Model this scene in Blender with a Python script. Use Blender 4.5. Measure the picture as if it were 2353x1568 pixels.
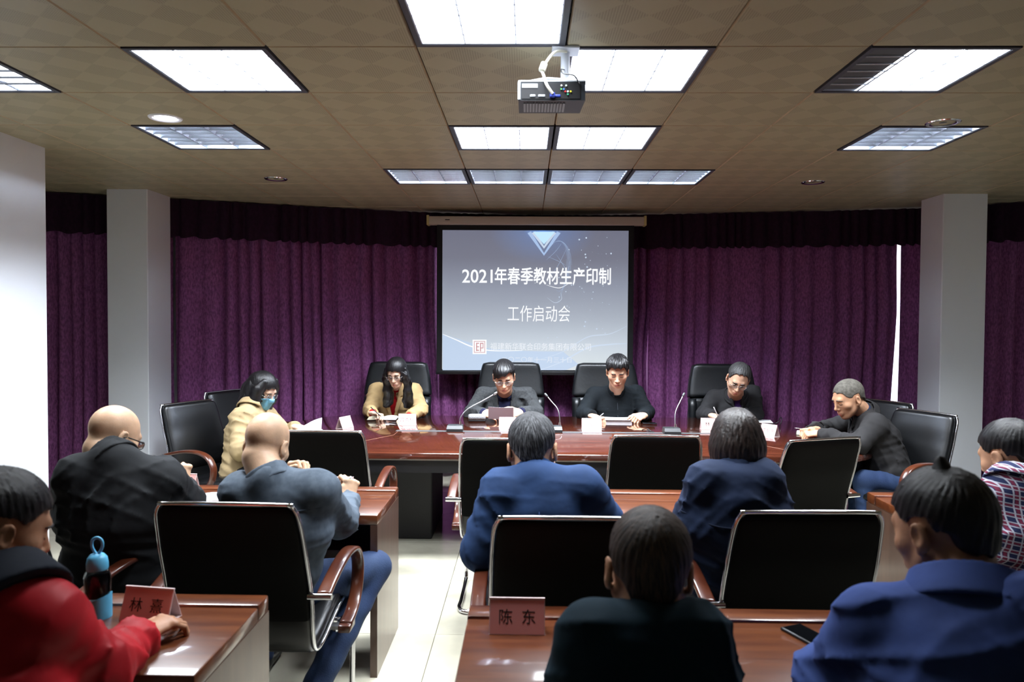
import bpy, bmesh, math, random
import numpy as np
from mathutils import Vector, Matrix
random.seed(7); rng = np.random.RandomState(11)
scene = bpy.context.scene
for o in list(bpy.data.objects): bpy.data.objects.remove(o, do_unlink=True)
COL = scene.collection
R = math.radians

# ---------------------------------------------------------------- camera, world, exposure
CAM_H = 1.62; FPX = 1715.0; W_PX, H_PX = 2353, 1568
yaw = math.atan(33.5/FPX); pit = math.atan(47/FPX); rol = R(0.36)
fwd = Vector((-math.sin(yaw)*math.cos(pit), math.cos(yaw)*math.cos(pit), -math.sin(pit)))
rgt = fwd.cross(Vector((0,0,1))).normalized(); upv = rgt.cross(fwd)
c_up = upv*math.cos(rol) - rgt*math.sin(rol); c_rt = rgt*math.cos(rol) + upv*math.sin(rol)
CAMP = Vector((0,0,CAM_H))
cam_d = bpy.data.cameras.new('camera'); cam = bpy.data.objects.new('camera', cam_d); COL.objects.link(cam)
cam_d.sensor_width = 36; cam_d.lens = 36*FPX/W_PX; cam_d.clip_start = .05
M = Matrix((c_rt, c_up, -fwd)).transposed().to_4x4(); M.translation = CAMP; cam.matrix_world = M
cam_d.dof.use_dof = True; cam_d.dof.focus_distance = 6.3; cam_d.dof.aperture_fstop = 4.0
scene.camera = cam
def at(px, py, Y):
    """world point seen at pixel px,py on the plane y=Y (used to read places off the photograph)"""
    d = fwd*FPX + c_rt*(px-W_PX/2) - c_up*(py-H_PX/2)
    return CAMP + d*(Y/d.y)
def atz(px, py, z):
    d = fwd*FPX + c_rt*(px-W_PX/2) - c_up*(py-H_PX/2)
    return CAMP + d*((z-CAM_H)/d.z)

scene.view_settings.view_transform = 'Standard'; scene.view_settings.look = 'None'
scene.view_settings.gamma = 1; scene.view_settings.use_curve_mapping = False
scene.view_settings.exposure = 0.68
try:
    scene.cycles.use_denoising = True; scene.cycles.max_bounces = 6; scene.cycles.diffuse_bounces = 3
    scene.cycles.glossy_bounces = 3; scene.cycles.transmission_bounces = 4; scene.cycles.sample_clamp_indirect = 4
    scene.cycles.caustics_reflective = False; scene.cycles.caustics_refractive = False
except Exception: pass
world = bpy.data.worlds.new('world'); scene.world = world; world.use_nodes = True
world.node_tree.nodes['Background'].inputs[0].default_value = (.75,.85,1,1)
world.node_tree.nodes['Background'].inputs[1].default_value = .35
LIGHT_W = 24.0      # watts of one ceiling light panel
CEIL = 2.71
# fixture list: column index, row index (0.6 m tiles from X=-0.45, Y=2.4), power factor, tubes lit, label
TX0, TY0, TS = -.45, 2.4, .6
FIX = [
 (0,0,.7,3,'bright square louvre ceiling light at the top centre of the photo'),
 (1,1,.7,3,'bright square louvre ceiling light just right of the projector'),
 (0,3,1.1,3,'bright louvre ceiling light, left one of the middle pair beyond the projector'),
 (1,3,1.1,3,'bright louvre ceiling light, right one of the middle pair beyond the projector'),
 (-1,5,1.0,4,'outer left louvre light of the row of four above the screen'),
 (0,5,1.0,4,'inner left louvre light of the row of four above the screen'),
 (1,5,1.0,4,'inner right louvre light of the row of four above the screen'),
 (2,5,1.0,4,'outer right louvre light of the row of four above the screen'),
 (-2,1,.75,3,'bright square louvre ceiling light left of centre above the round lit downlight'),
 (-3,3,1.0,4,'louvre ceiling light on the left beyond the lit round downlight'),
 (-4,1,.65,2,'half lit louvre ceiling light cut off by the left edge of the photo'),
 (3,1,.8,2,'right hand louvre ceiling light with its left third unlit'),
 (4,3,1.1,4,'louvre ceiling light at far right behind the unlit round downlight'),
]
for (ci, ri, pw, nt, lb) in FIX:
    ld = bpy.data.lights.new('panel_lamp', 'AREA'); ld.shape = 'RECTANGLE'; ld.size = .5; ld.size_y = .52
    ld.energy = LIGHT_W*pw; ld.color = (.9,.95,1.0); ld.spread = R(116)
    lo = bpy.data.objects.new('panel_lamp', ld); COL.objects.link(lo)
    lo.location = (TX0+TS*(ci+.5), TY0+TS*(ri+.5), CEIL-.004)

# ---------------------------------------------------------------- helpers
def s2l(c): return tuple((v/255/12.92 if v/255 <= .04045 else ((v/255+.055)/1.055)**2.4) for v in c)
MATS = {}
def mat(name, rgb, rough=.6, metal=0, coat=0, spec=.5, bump=None, var=None, emit=0, sheen=0, trans=0, ior=1.45, alpha=1):
    """rgb are sRGB 0-255 base colours; bump=(scale,strength[,sx,sy,sz]); var=(scale, rgb2, sx,sy,sz)"""
    m = bpy.data.materials.new(name); m.use_nodes = True; nt = m.node_tree
    b = nt.nodes['Principled BSDF']; c = s2l(rgb)+(1,)
    b.inputs['Base Color'].default_value = c; b.inputs['Roughness'].default_value = rough
    b.inputs['Metallic'].default_value = metal; b.inputs['Specular IOR Level'].default_value = spec
    b.inputs['Coat Weight'].default_value = coat; b.inputs['Coat Roughness'].default_value = .06
    b.inputs['Transmission Weight'].default_value = trans; b.inputs['IOR'].default_value = ior
    if sheen: b.inputs['Sheen Weight'].default_value = sheen; b.inputs['Sheen Roughness'].default_value = .4; b.inputs['Sheen Tint'].default_value = c
    if emit: b.inputs['Emission Color'].default_value = c; b.inputs['Emission Strength'].default_value = emit
    if var or bump:
        tc = nt.nodes.new('ShaderNodeTexCoord')
    if var:
        mp = nt.nodes.new('ShaderNodeMapping'); nt.links.new(tc.outputs['Object'], mp.inputs[0])
        if len(var) > 2: mp.inputs['Scale'].default_value = var[2:5]
        n = nt.nodes.new('ShaderNodeTexNoise'); n.inputs['Scale'].default_value = var[0]; n.inputs['Detail'].default_value = 5
        nt.links.new(mp.outputs[0], n.inputs[0])
        cr = nt.nodes.new('ShaderNodeValToRGB'); cr.color_ramp.elements[0].position = .35; cr.color_ramp.elements[1].position = .65
        cr.color_ramp.elements[0].color = c; cr.color_ramp.elements[1].color = s2l(var[1])+(1,)
        nt.links.new(n.outputs[0], cr.inputs[0]); nt.links.new(cr.outputs[0], b.inputs['Base Color'])
    if bump:
        mp = nt.nodes.new('ShaderNodeMapping'); nt.links.new(tc.outputs['Object'], mp.inputs[0])
        if len(bump) > 2: mp.inputs['Scale'].default_value = bump[2:5]
        n = nt.nodes.new('ShaderNodeTexNoise'); n.inputs['Scale'].default_value = bump[0]; n.inputs['Detail'].default_value = 3
        nt.links.new(mp.outputs[0], n.inputs[0])
        bp = nt.nodes.new('ShaderNodeBump'); bp.inputs['Strength'].default_value = bump[1]; bp.inputs['Distance'].default_value = .01
        nt.links.new(n.outputs[0], bp.inputs['Height']); nt.links.new(bp.outputs[0], b.inputs['Normal'])
    MATS[name] = m
    return m

class MB:
    def __init__(s): s.v = []; s.f = []
    def add(s, vs, fs):
        k = len(s.v); s.v += [tuple(v) for v in vs]; s.f += [tuple(i+k for i in f) for f in fs]; return s
    def box(s, x0, x1, y0, y1, z0, z1, m=None):
        vs = [Vector(p) for p in ((x0,y0,z0),(x1,y0,z0),(x1,y1,z0),(x0,y1,z0),(x0,y0,z1),(x1,y0,z1),(x1,y1,z1),(x0,y1,z1))]
        if m is not None: vs = [m @ v for v in vs]
        return s.add(vs, [(0,3,2,1),(4,5,6,7),(0,1,5,4),(1,2,6,5),(2,3,7,6),(3,0,4,7)])
    def rbox(s, x0, x1, y0, y1, z0, z1, r=.005, seg=2, m=None):
        bm = bmesh.new(); bmesh.ops.create_cube(bm, size=1)
        for v in bm.verts: v.co = Vector((x0+(x1-x0)*(v.co.x+.5), y0+(y1-y0)*(v.co.y+.5), z0+(z1-z0)*(v.co.z+.5)))
        bmesh.ops.bevel(bm, geom=list(bm.edges), offset=r, segments=seg, profile=.5, affect='EDGES')
        if m is not None: bm.transform(m)
        bm.verts.index_update(); s.add([v.co for v in bm.verts], [[v.index for v in f.verts] for f in bm.faces]); bm.free(); return s
    def loft(s, rings, cap=True, closed=False):
        n = len(rings[0]); vs = [p for r in rings for p in r]; fs = []
        L = len(rings)
        for i in range(L if closed else L-1):
            j = (i+1) % L
            for k in range(n):
                l = (k+1) % n; fs.append((i*n+k, i*n+l, j*n+l, j*n+k))
        if cap and not closed: fs += [tuple(range(n-1,-1,-1)), tuple((L-1)*n+k for k in range(n))]
        return s.add(vs, fs)
    def tube(s, path, r, n=10, closed=False, flat=None):
        P = [Vector(p) for p in path]; L = len(P); rings = []; prev = None
        for i in range(L):
            a = P[(i-1) % L] if (closed or i > 0) else P[i]; b = P[(i+1) % L] if (closed or i < L-1) else P[i]
            t = (b-a).normalized()
            if prev is None:
                u = t.cross(Vector((0,0,1)));
                if u.length < .05: u = t.cross(Vector((0,1,0)))
                if flat is not None: u = Vector(flat[0]) - t*t.dot(Vector(flat[0]))
            else: u = prev - t*t.dot(prev)
            u.normalize(); prev = u; w = t.cross(u)
            ri = r[i] if isinstance(r, (list,tuple)) else r
            ru, rw = (ri, ri) if flat is None else (flat[1], flat[2])
            if flat is not None:   # flattened rounded band
                ring = []
                for k in range(n):
                    an = 2*math.pi*k/n; c_, s_ = math.cos(an), math.sin(an)
                    ring.append(P[i] + u*ru*math.copysign(abs(c_)**.5, c_) + w*rw*math.copysign(abs(s_)**.5, s_))
                rings.append(ring)
            else:
                rings.append([P[i] + u*ri*math.cos(2*math.pi*k/n) + w*ri*math.sin(2*math.pi*k/n) for k in range(n)])
        return s.loft(rings, True, closed)
    def lathe(s, prof, n=24, o=(0,0,0), m=None):
        o = Vector(o); rings = [[o + Vector((r*math.cos(2*math.pi*k/n), r*math.sin(2*math.pi*k/n), z)) for k in range(n)] for r, z in prof]
        if m is not None: rings = [[m @ p for p in r] for r in rings]
        return s.loft(rings)
    def prism(s, poly, z0, z1, m=None):
        n = len(poly); vs = [Vector((x,y,z0)) for x,y in poly] + [Vector((x,y,z1)) for x,y in poly]
        if m is not None: vs = [m @ v for v in vs]
        return s.add(vs, [tuple(range(n-1,-1,-1)), tuple(range(n,2*n))] + [(i,(i+1)%n,n+(i+1)%n,n+i) for i in range(n)])
    def build(s, name, m, parent=None, smooth=False, loc=None, shift=None):
        me = bpy.data.meshes.new(name)
        vs = s.v if shift is None else [(v[0]-shift[0], v[1]-shift[1], v[2]-shift[2]) for v in s.v]
        me.from_pydata(vs, [], s.f); me.update()
        if smooth:
            me.polygons.foreach_set('use_smooth', [True]*len(me.polygons))
            if smooth != 'all':
                try: me.set_sharp_from_angle(angle=R(40))
                except Exception: pass
        if m: me.materials.append(m)
        o = bpy.data.objects.new(name, me); COL.objects.link(o)
        if parent: o.parent = parent
        if loc: o.location = loc
        return o
def smoothpath(pts, n=6):
    P = [Vector(p) for p in pts]; out = []
    for i in range(len(P)-1):
        p0 = P[max(i-1,0)]; p1 = P[i]; p2 = P[i+1]; p3 = P[min(i+2,len(P)-1)]
        for k in range(n):
            t = k/n; out.append(.5*((2*p1)+(p2-p0)*t+(2*p0-5*p1+4*p2-p3)*t*t+(3*p1-p0-3*p2+p3)*t**3))
    out.append(P[-1]); return out
def empty(name, loc, rz=0):
    o = bpy.data.objects.new(name, None); o.empty_display_size = .1; COL.objects.link(o); o.location = loc; o.rotation_euler = (0,0,rz); return o
def tag(o, label=None, cat=None, group=None, kind=None):
    if label: o['label'] = label
    if cat: o['category'] = cat
    if group: o['group'] = group
    if kind: o['kind'] = kind
    return o
def copy_tree(o, parent=None):
    c = o.copy(); COL.objects.link(c)
    if parent: c.parent = parent
    for ch in [x for x in bpy.data.objects if x.parent == o]: copy_tree(ch, c)
    return c
def az_rot(a): return -R(a)      # azimuth: 0 faces +Y (away from the camera), 90 faces +X, 180 faces the camera
def text_mesh(body, size, depth=.0005, offset=0, align='CENTER', sx=1, space=1):
    cu = bpy.data.curves.new('t', 'FONT'); cu.body = body; cu.size = size; cu.extrude = depth; cu.offset = offset
    cu.align_x = align; cu.align_y = 'CENTER'; cu.space_character = space; cu.resolution_u = 3
    ob = bpy.data.objects.new('t', cu); COL.objects.link(ob)
    bpy.context.view_layer.update()
    dg = bpy.context.evaluated_depsgraph_get(); me = bpy.data.meshes.new_from_object(ob.evaluated_get(dg))
    bpy.data.objects.remove(ob); 
    for v in me.vertices: v.co.x *= sx
    me.materials.clear(); return me
def text_obj(name, body, size, m, parent, matrix, **kw):
    me = text_mesh(body, size, **kw); me.materials.append(m); me.name = name
    me.transform(matrix); o = bpy.data.objects.new(name, me); COL.objects.link(o); o.parent = parent; return o

# ---------------------------------------------------------------- materials
WOOD = mat('mahogany', (100,54,27), .3, 0, .55, bump=None, var=(3,(76,36,18),1,9,9))
WOODD = mat('dark_mahogany', (52,22,16), .32, 0, .5, var=(3,(38,16,12),6,6,1))
WOODE = mat('table_side_wood', (84,60,48), .35, 0, .4, var=(3,(70,48,38),6,6,1))
WOODT = mat('table_mahogany', (76,36,24), .12, 0, .9, var=(3,(56,26,17),1,9,9))
WOODA = mat('armrest_wood', (84,42,24), .28, 0, .5, var=(6,(60,24,14),1,1,1))
DARKP = mat('black_panel', (26,25,28), .5)
LEATH = mat('black_leather', (14,15,17), .34, spec=.6, bump=(40,.03))
LEATH2 = mat('puffy_leather', (17,20,23), .36, spec=.6, bump=(40,.07))
BACKSH = mat('chair_back_shell', (7,7,7), .6, spec=.1)
CHROME = mat('chrome', (215,215,220), .12, 1)
STEEL = mat('brushed_steel', (180,182,186), .3, 1)
PAINTW = mat('white_paint', (234,238,246), .7, bump=(30,.05))
FLOORM = mat('floor_tile', (176,172,156), .13, spec=.6, var=(2,(206,202,182)))
GROUT = mat('grout', (120,118,105), .8)
PAPER = mat('white_paper', (240,242,248), .7)
PAPERG = mat('grey_paper', (205,205,220), .7)
CREAM = mat('cream_pages', (226,220,196), .7)
BLACKP = mat('black_plastic', (22,22,24), .4)
GREYP = mat('grey_plastic', (70,72,74), .45)
INK = mat('black_ink', (20,16,16), .6)
INKP = mat('overexposed_ink', (120,80,82), .6)  # ink paled, overexposure is put into its colour
PINKC = mat('pink_card', (226,150,146), .45, coat=.4)
PINKF = mat('overexposed_pink_card', (236,188,186), .4, coat=.5)  # paler copy of the pink card with overexposure in its colour
ORANGEC = mat('orange_card', (236,108,76), .5)
ACRYL = mat('acrylic_edge', (225,205,205), .2, spec=.8)
EMW = mat('tube_light', (235,243,255), emit=9); GLOW = mat('lamp_glow_sheet', (235,243,255), emit=3.2)  # second material: glowing sheet added so bright louvres look white
EMW2 = mat('bare_tube_light', (225,238,255), emit=70)
LOUV = mat('louvre_aluminium', (220,225,235), .22, .9)
REFL = mat('reflector', (225,230,240), .35, .6)
FRAMEB = mat('fixture_frame', (60,62,72), .5)
# ---------------------------------------------------------------- room shell
def struct(o): o['kind'] = 'structure'; return o
XL, XR, YB, YF = -5.4, 5.4, -3.0, 8.2
fl = struct(MB().box(XL, XR, YB, YF, -.12, -.011).build('floor', GROUT))
tm = MB().rbox(.0015,.7985,.0015,.7985,-.012,0,.0012,1)
t0 = None
for i in range(-7,8):
    for j in range(-9,6):
        x = -.46+.8*i; y = 3.795+.8*j
        if x < XL-.5 or x > XR or y > YF or y < YB-.4: continue
        if t0 is None: t0 = tm.build('floor_tile', FLOORM, fl); o = t0
        else: o = t0.copy(); COL.objects.link(o); o.parent = fl
        o.location = (x, y, 0)
cl = struct(MB().box(XL, XR, YB, YF, CEIL+.14, CEIL+.2).build('ceiling', PAINTW))
# perforated ceiling tile: rotated checker of perforated squares as fine relief and colour
cm = mat('ceiling_tile', (166,158,130), .42, spec=.35)
nt = cm.node_tree; b = nt.nodes['Principled BSDF']; N = nt.nodes.new; L = nt.links.new
tc = N('ShaderNodeTexCoord'); mp = N('ShaderNodeMapping'); mp.inputs['Rotation'].default_value = (0,0,R(45)); mp.inputs['Location'].default_value=(.013,.017,.3)
L(tc.outputs['Object'], mp.inputs[0]); ck = N('ShaderNodeTexChecker'); ck.inputs['Scale'].default_value = 1/.1414
L(mp.outputs[0], ck.inputs[0])
ch = N('ShaderNodeSeparateXYZ'); L(tc.outputs['Object'], ch.inputs[0])
def mnode(op, a, bval):
    n = N('ShaderNodeMath'); n.operation = op
    for i, v in enumerate((a, bval)):
        if isinstance(v, (int,float)): n.inputs[i].default_value = v
        else: L(v, n.inputs[i])
    return n.outputs[0]
FQ = 2*math.pi/.010
hx = mnode('SINE', mnode('MULTIPLY', ch.outputs[0], FQ), 0); hy = mnode('SINE', mnode('MULTIPLY', ch.outputs[1], FQ), 0)
dots = mnode('GREATER_THAN', mnode('ADD', hx, hy), .5)
holes = mnode('MULTIPLY', dots, ck.outputs['Fac'])
mx = N('ShaderNodeMix'); mx.data_type = 'RGBA'; L(holes, mx.inputs['Factor'])
mx.inputs['A'].default_value = s2l((166,158,130))+(1,); mx.inputs['B'].default_value = s2l((130,122,100))+(1,)
L(mx.outputs['Result'], b.inputs['Base Color'])
fixset = {(f[0], f[1]) for f in FIX}
tb = MB(); g = .0022; e = .006; h = .008
vs = [(g,g,h),(TS-g,g,h),(TS-g,TS-g,h),(g,TS-g,h),(e,e,0),(TS-e,e,0),(TS-e,TS-e,0),(e,TS-e,0),(g,g,.02),(TS-g,g,.02),(TS-g,TS-g,.02),(g,TS-g,.02)]
tb.add(vs, [(4,7,6,5),(0,4,5,1),(1,5,6,2),(2,6,7,3),(3,7,4,0),(0,1,9,8),(1,2,10,9),(2,3,11,10),(3,0,8,11),(8,9,10,11)])
SEAM = mat('ceiling_seam', (196,178,148), .5)
t0 = None
for i in range(-8,10):
    for j in range(-8,10):
        if (i,j) in fixset: continue
        x = TX0+TS*i; y = TY0+TS*j
        if x < XL-.4 or x+TS > XR+.5 or y+TS > YF+.3 or y < YB-.2 or y < 0 and abs(i) > 6: continue
        if t0 is None:
            t0 = tb.build('ceiling_tile', cm, cl); t0.data.materials.append(SEAM); o = t0
            for pi in (1,2,3,4): t0.data.polygons[pi].material_index = 1
        else: o = t0.copy(); COL.objects.link(o); o.parent = cl
        o.location = (x, y, CEIL)
struct(MB().box(XL-.1, XL, YB, YF, 0, CEIL+.2).build('wall_left', PAINTW))
struct(MB().box(XR, XR+.1, YB, YF, 0, CEIL+.2).build('wall_right', PAINTW))
struct(MB().box(XL, XR, YB-.1, YB, 0, CEIL+.2).build('wall_rear', PAINTW))
KX = [-6,-4.19,-3.2,-1.36,0,1.19,3.7,4.5,6]; KY = [5.75,6.43,6.80,7.48,7.74,7.68,7.2,6.78,6.1]
def arcY(x):
    # smooth interpolation through the curtain line
    from bisect import bisect
    i = max(1, min(len(KX)-1, bisect(KX, x)))
    P = [Vector((KX[max(0,min(len(KX)-1,k))], KY[max(0,min(len(KX)-1,k))])) for k in (i-2,i-1,i,i+1)]
    t = (x-P[1].x)/(P[2].x-P[1].x); m1 = (P[2].y-P[0].y)/max(P[2].x-P[0].x,1e-6)*(P[2].x-P[1].x); m2 = (P[3].y-P[1].y)/max(P[3].x-P[1].x,1e-6)*(P[2].x-P[1].x)
    return (2*t**3-3*t*t+1)*P[1].y+(t**3-2*t*t+t)*m1+(-2*t**3+3*t*t)*P[2].y+(t**3-t*t)*m2
wb = MB(); xs = [XL+(XR-XL)*k/40 for k in range(41)]
rings = [[Vector((x,arcY(x)+.22,0)),Vector((x,arcY(x)+.34,0)),Vector((x,arcY(x)+.34,CEIL+.14)),Vector((x,arcY(x)+.22,CEIL+.14))] for x in xs]
wb.loft(rings); struct(wb.build('wall_back', mat('back_wall_paint', (190,190,195), .8)))
DAY = mat('daylight_pane', (235,240,250), emit=1.5); WFR = mat('window_frame_white', (215,215,215), .5)
for k, (x0, x1) in enumerate(((-1.5,-.35),(.75,1.75),(2.95,4.1))):
    m = MB(); z0, z1 = .5, 2.45; a = Vector((x0, arcY(x0)+.2, 0)); b_ = Vector((x1, arcY(x1)+.2, 0)); d = (b_-a); ang = math.atan2(d.y, d.x); Ln = d.length
    wn = empty('window_%d' % (k+1), (a.x, a.y-.03, z0), ang); wn['kind'] = 'structure'
    hh = z1-z0
    for (p,q,r,s_) in ((0,.06,0,hh),(Ln-.06,Ln,0,hh),(.06,Ln-.06,0,.06),(.06,Ln-.06,hh-.06,hh),(Ln/2-.025,Ln/2+.025,.06,hh-.06)): m.box(p,q,-.03,.02,r,s_)
    m.build('window_frame', WFR, wn); MB().box(.06,Ln-.06,-.005,.005,.06,hh-.06).build('pane', DAY, wn)
# ---------------------------------------------------------------- pillars
def pillar(x0,x1,y0,y1,label):
    o = MB().rbox(x0-x0,x1-x0,0,y1-y0,0,CEIL+.02,.006,1).build('pillar', PAINTW, loc=(x0,y0,0)); tag(o, label, 'pillar'); o['kind']='structure'; return o
pillar(-3.75,-3.1,3.7,4.77,'wide white square pillar at the left edge of the photo')
pillar(-3.56,-3.21,6.27,6.68,'slim white square pillar in front of the purple curtain on the left')
pillar(3.5,3.87,6.38,6.74,'slim white square pillar on the right beside the empty black chairs')
# ---------------------------------------------------------------- curtains
CUR = mat('purple_velvet', (110,60,106), .75, sheen=.2, spec=.2, var=(55,(150,90,143),1.4,1.4,.6), bump=(60,.3))
CUR2 = mat('shaded_velvet_valance', (34,15,33), .8, sheen=.2, spec=.2, var=(40,(44,20,42),1,1,.7))  # velvet darkened, shade below the ceiling is put into its colour
def curtain(name, x0, x1, z0, z1, period, amp, dy, m, label, cat, eL=None, eR=None, rows=14, seed=0):
    r_ = random.Random(seed); n = int((x1-x0)/period*10); rws = []
    phs = []; ph = 0
    for k in range(n+1):
        ph += 2*math.pi/10*(1+.35*math.sin(k*.13+seed)+.25*math.sin(k*.051+seed*2)); phs.append(ph)
    vs = []; fs = []
    for j in range(rows+1):
        t = j/rows; z = z0+(z1-z0)*t
        xa = x0+(eL(z) if eL else 0); xb = x1+(eR(z) if eR else 0)
        for k in range(n+1):
            x = xa+(xb-xa)*k/n
            a = amp*(1-.25*t)*(1+.3*math.sin(phs[k]*.37+seed))
            w = math.sin(phs[k]+.25*math.sin(z*2.1+k*.02)); w = math.copysign(abs(w)**.75, w)
            y = arcY(x)+dy+a*w+.006*math.sin(z*3+phs[k]*.5)
            vs.append((x+.35*a*math.cos(phs[k]), y, z+(.012*w if j == 0 else 0)))
    for j in range(rows):
        for k in range(n): fs.append((j*(n+1)+k, j*(n+1)+k+1, (j+1)*(n+1)+k+1, (j+1)*(n+1)+k))
    mb = MB().add(vs, fs); c = (x0, arcY((x0+x1)/2)+dy, z0)
    o = mb.build(name, m, smooth='all', loc=c, shift=c); tag(o, label, cat); return o
HB = .115
curtain('curtain', -5.3, -3.25, HB, 2.6, .13, .035, .03, CUR, 'dark purple velvet curtain left of and behind the slim left pillar', 'curtain', seed=1)
curtain('curtain', -3.25, -.90, HB, 2.6, .125, .038, .03, CUR, 'purple velvet curtain between the slim left pillar and the screen', 'curtain', seed=2,
        eR=lambda z: -.03*max(0, min(1,(z-1.0)/.6)))
curtain('curtain', -.905, 1.262, HB, 2.6, .12, .036, .0, CUR, 'purple velvet curtain hanging behind the projection screen', 'curtain', seed=3,
        eR=lambda z: -.034*max(0, 1-abs(z-1.15)/.5)**.5)
curtain('curtain', 1.245, 3.57, HB, 2.6, .165, .036, .03, CUR, 'purple velvet curtain right of the screen behind the man in the dark jacket', 'curtain', seed=4,
        eR=lambda z: -.036*max(0, min(1, (1.7-z)/.9))-.012*max(0,min(1,(z-1.8)/.4)))
curtain('curtain', 3.585, 4.05, HB, 2.6, .14, .03, .03, CUR, 'narrow purple curtain strip left of and behind the right pillar', 'curtain', seed=5)
curtain('curtain', 4.05, 5.3, HB, 2.6, .15, .035, .02, CUR, 'dark purple velvet curtain at the right edge behind the pillar', 'curtain', seed=6)
curtain('valance', -5.3, 5.3, 2.36, 2.70, .11, .022, -.08, CUR2, 'purple pleated valance, coloured darker for shade, running along the top of all the curtains', 'valance', rows=3, seed=9)
# ---------------------------------------------------------------- ceiling lights
def fixture(ci, ri, pw, ntube, label):
    x = TX0+TS*ci; y = TY0+TS*ri; g = .006
    r = empty('ceiling_light', (x, y, CEIL)); tag(r, label, 'ceiling light', 'square louvre lights in the ceiling grid')
    m = MB()
    for (a,b_,c,d) in ((g,TS-g,g,.028),(g,TS-g,TS-.028,TS-g),(g,.028,.028,TS-.028),(TS-.028,TS-g,.028,TS-.028)): m.box(a,b_,c,d,-.004,.06)
    m.build('frame', FRAMEB, r)
    m = MB(); a, b_ = .028, TS-.028
    m.box(a,b_,a,b_,.105,.11); m.box(a,a+.004,a,b_,0,.105); m.box(b_-.004,b_,a,b_,0,.105); m.box(a,b_,a,a+.004,0,.105); m.box(a,b_,b_-.004,b_,0,.105)
    m.build('reflector', REFL, r)
    nt_ = 3; bright = ntube == 3 or label.startswith('right hand'); LH = .005 if bright else .034; BW = .002 if bright else .012
    for k in range(nt_):
        xx = TS*(k+.5)/3
        lit = not ((label.startswith('right hand') and k == 0) or (label.startswith('half lit') and k == 0))
        MB().tube([(xx,.04,.072),(xx,TS-.04,.072)], .014, 8).build('tube', (EMW if bright else EMW2) if lit else PAINTW, r, smooth='all')
        if not lit: MB().box(.034,TS*(k+1)/3-.01,.034,TS-.034,.0065,.0085).build('lane_shade_panel', GREYP, r)  # added dark panel, stands in for the shade of the unlit lane
        if bright and lit or label.startswith('half lit') and k > 0: MB().box(TS*k/3+.014,TS*(k+1)/3-.014,.034,TS-.034,.008,.011).build('glow_sheet', GLOW, r)  # added glowing sheet that makes the louvre cells look white
    # parabolic louvre: three lanes, six cells deep
    for k in range(1,3):
        xx = TS*k/3; MB().loft([[Vector((xx-BW,yy,LH)),Vector((xx+BW,yy,LH)),Vector((xx+.0018,yy,.0)),Vector((xx-.0018,yy,.0))] for yy in (.03,TS-.03)]).build('louvre_rib', PAINTW if bright else LOUV, r)
    for k in range(1,6):
        yy = .03+(TS-.06)*k/6; MB().loft([[Vector((xx,yy-BW,LH)),Vector((xx,yy+BW,LH)),Vector((xx,yy+.002,.0)),Vector((xx,yy-.002,.0))] for xx in (.03,TS-.03)]).build('louvre_blade', PAINTW if bright else LOUV, r)
    return r
for f in FIX: 
    fr = fixture(*f)
def downlight(px, py, lit, label):
    p = atz(px, py, CEIL); r = empty('downlight', (p.x, p.y, CEIL)); tag(r, label, 'downlight', 'round downlights in the ceiling')
    MB().lathe([(.062,.03),(.062,-.002),(.07,-.006),(.083,-.006),(.088,-.001),(.088,.004)], 32).build('ring', CHROME if not lit else PAINTW, r, smooth=True)
    MB().lathe([(.001,.03),(.062,.03),(.062,.0),(.058,.0),(.05,.022),(.001,.024)], 28).build('baffle', STEEL if not lit else PAINTW, r, smooth=True)
    if lit:
        MB().lathe([(.001,-.006),(.03,-.008),(.055,-.003),(.058,.004),(.001,.004)], 28).build('bulb', mat('downlight_glow', (238,238,255), emit=14), r, smooth=True)
    else:
        MB().lathe([(.001,-.002),(.02,0),(.032,.012),(.034,.02),(.001,.022)], 20).build('bulb', GREYP, r, smooth=True)
downlight(380,271,True,'small round lit downlight on the left of the ceiling')
downlight(634,411,False,'small unlit downlight above the left curtain')
downlight(2167,282,False,'unlit silver downlight at upper right of the ceiling')
downlight(1868,419,False,'unlit silver downlight above the right curtain')
# ---------------------------------------------------------------- screen
SY = 7.35
c0 = at(1017,529,SY); c1 = at(1441,852,SY); sx0, sx1, sz1, sz0 = c0.x, c1.x, c0.z, c1.z
scr = empty('projection_screen', ((sx0+sx1)/2, SY, sz0)); tag(scr, 'pull-down projection screen with black border showing a pale slide', 'screen')
hw = (sx1-sx0)/2; hh = sz1-sz0
HOUS = mat('screen_housing', (196,188,176), .5)
hz = at(1230,518,SY).z-sz0; hz1 = at(1230,499,SY).z-sz0
MB().rbox(-hw-.135,hw+.15,-.05,.05,hz,hz1,.01).build('housing', HOUS, scr, smooth=True)
for s_, xx in ((-1,-hw-.14),(1,hw+.155)): MB().rbox(xx-.012,xx+.012,-.055,.055,hz-.005,hz1+.01,.004).build('end_cap', mat('yellowed_cap', (200,190,130), .5), scr, smooth=True)
MB().box(-hw-.055,hw+.055,-.001,.003,-.02,hz+.01).build('black_border', mat('screen_black_cloth', (14,14,16), .85), scr)
MB().rbox(-hw-.06,hw+.06,-.016,.016,-.05,-.012,.006).build('bottom_bar', BLACKP, scr, smooth=True)
sm = mat('slide_image', (150,155,170), .9); nt = sm.node_tree; b = nt.nodes['Principled BSDF']; N = nt.nodes.new; L = nt.links.new
tc = N('ShaderNodeTexCoord'); sp = N('ShaderNodeSeparateXYZ'); L(tc.outputs['Object'], sp.inputs[0])
cr = N('ShaderNodeValToRGB'); mz = mnode('DIVIDE', sp.outputs[2], hh)
L(mz, cr.inputs[0]); el = cr.color_ramp.elements
el[0].position = 0; el[0].color = s2l((222,230,232))+(1,); el[1].position = 1; el[1].color = s2l((118,122,142))+(1,)
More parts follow.
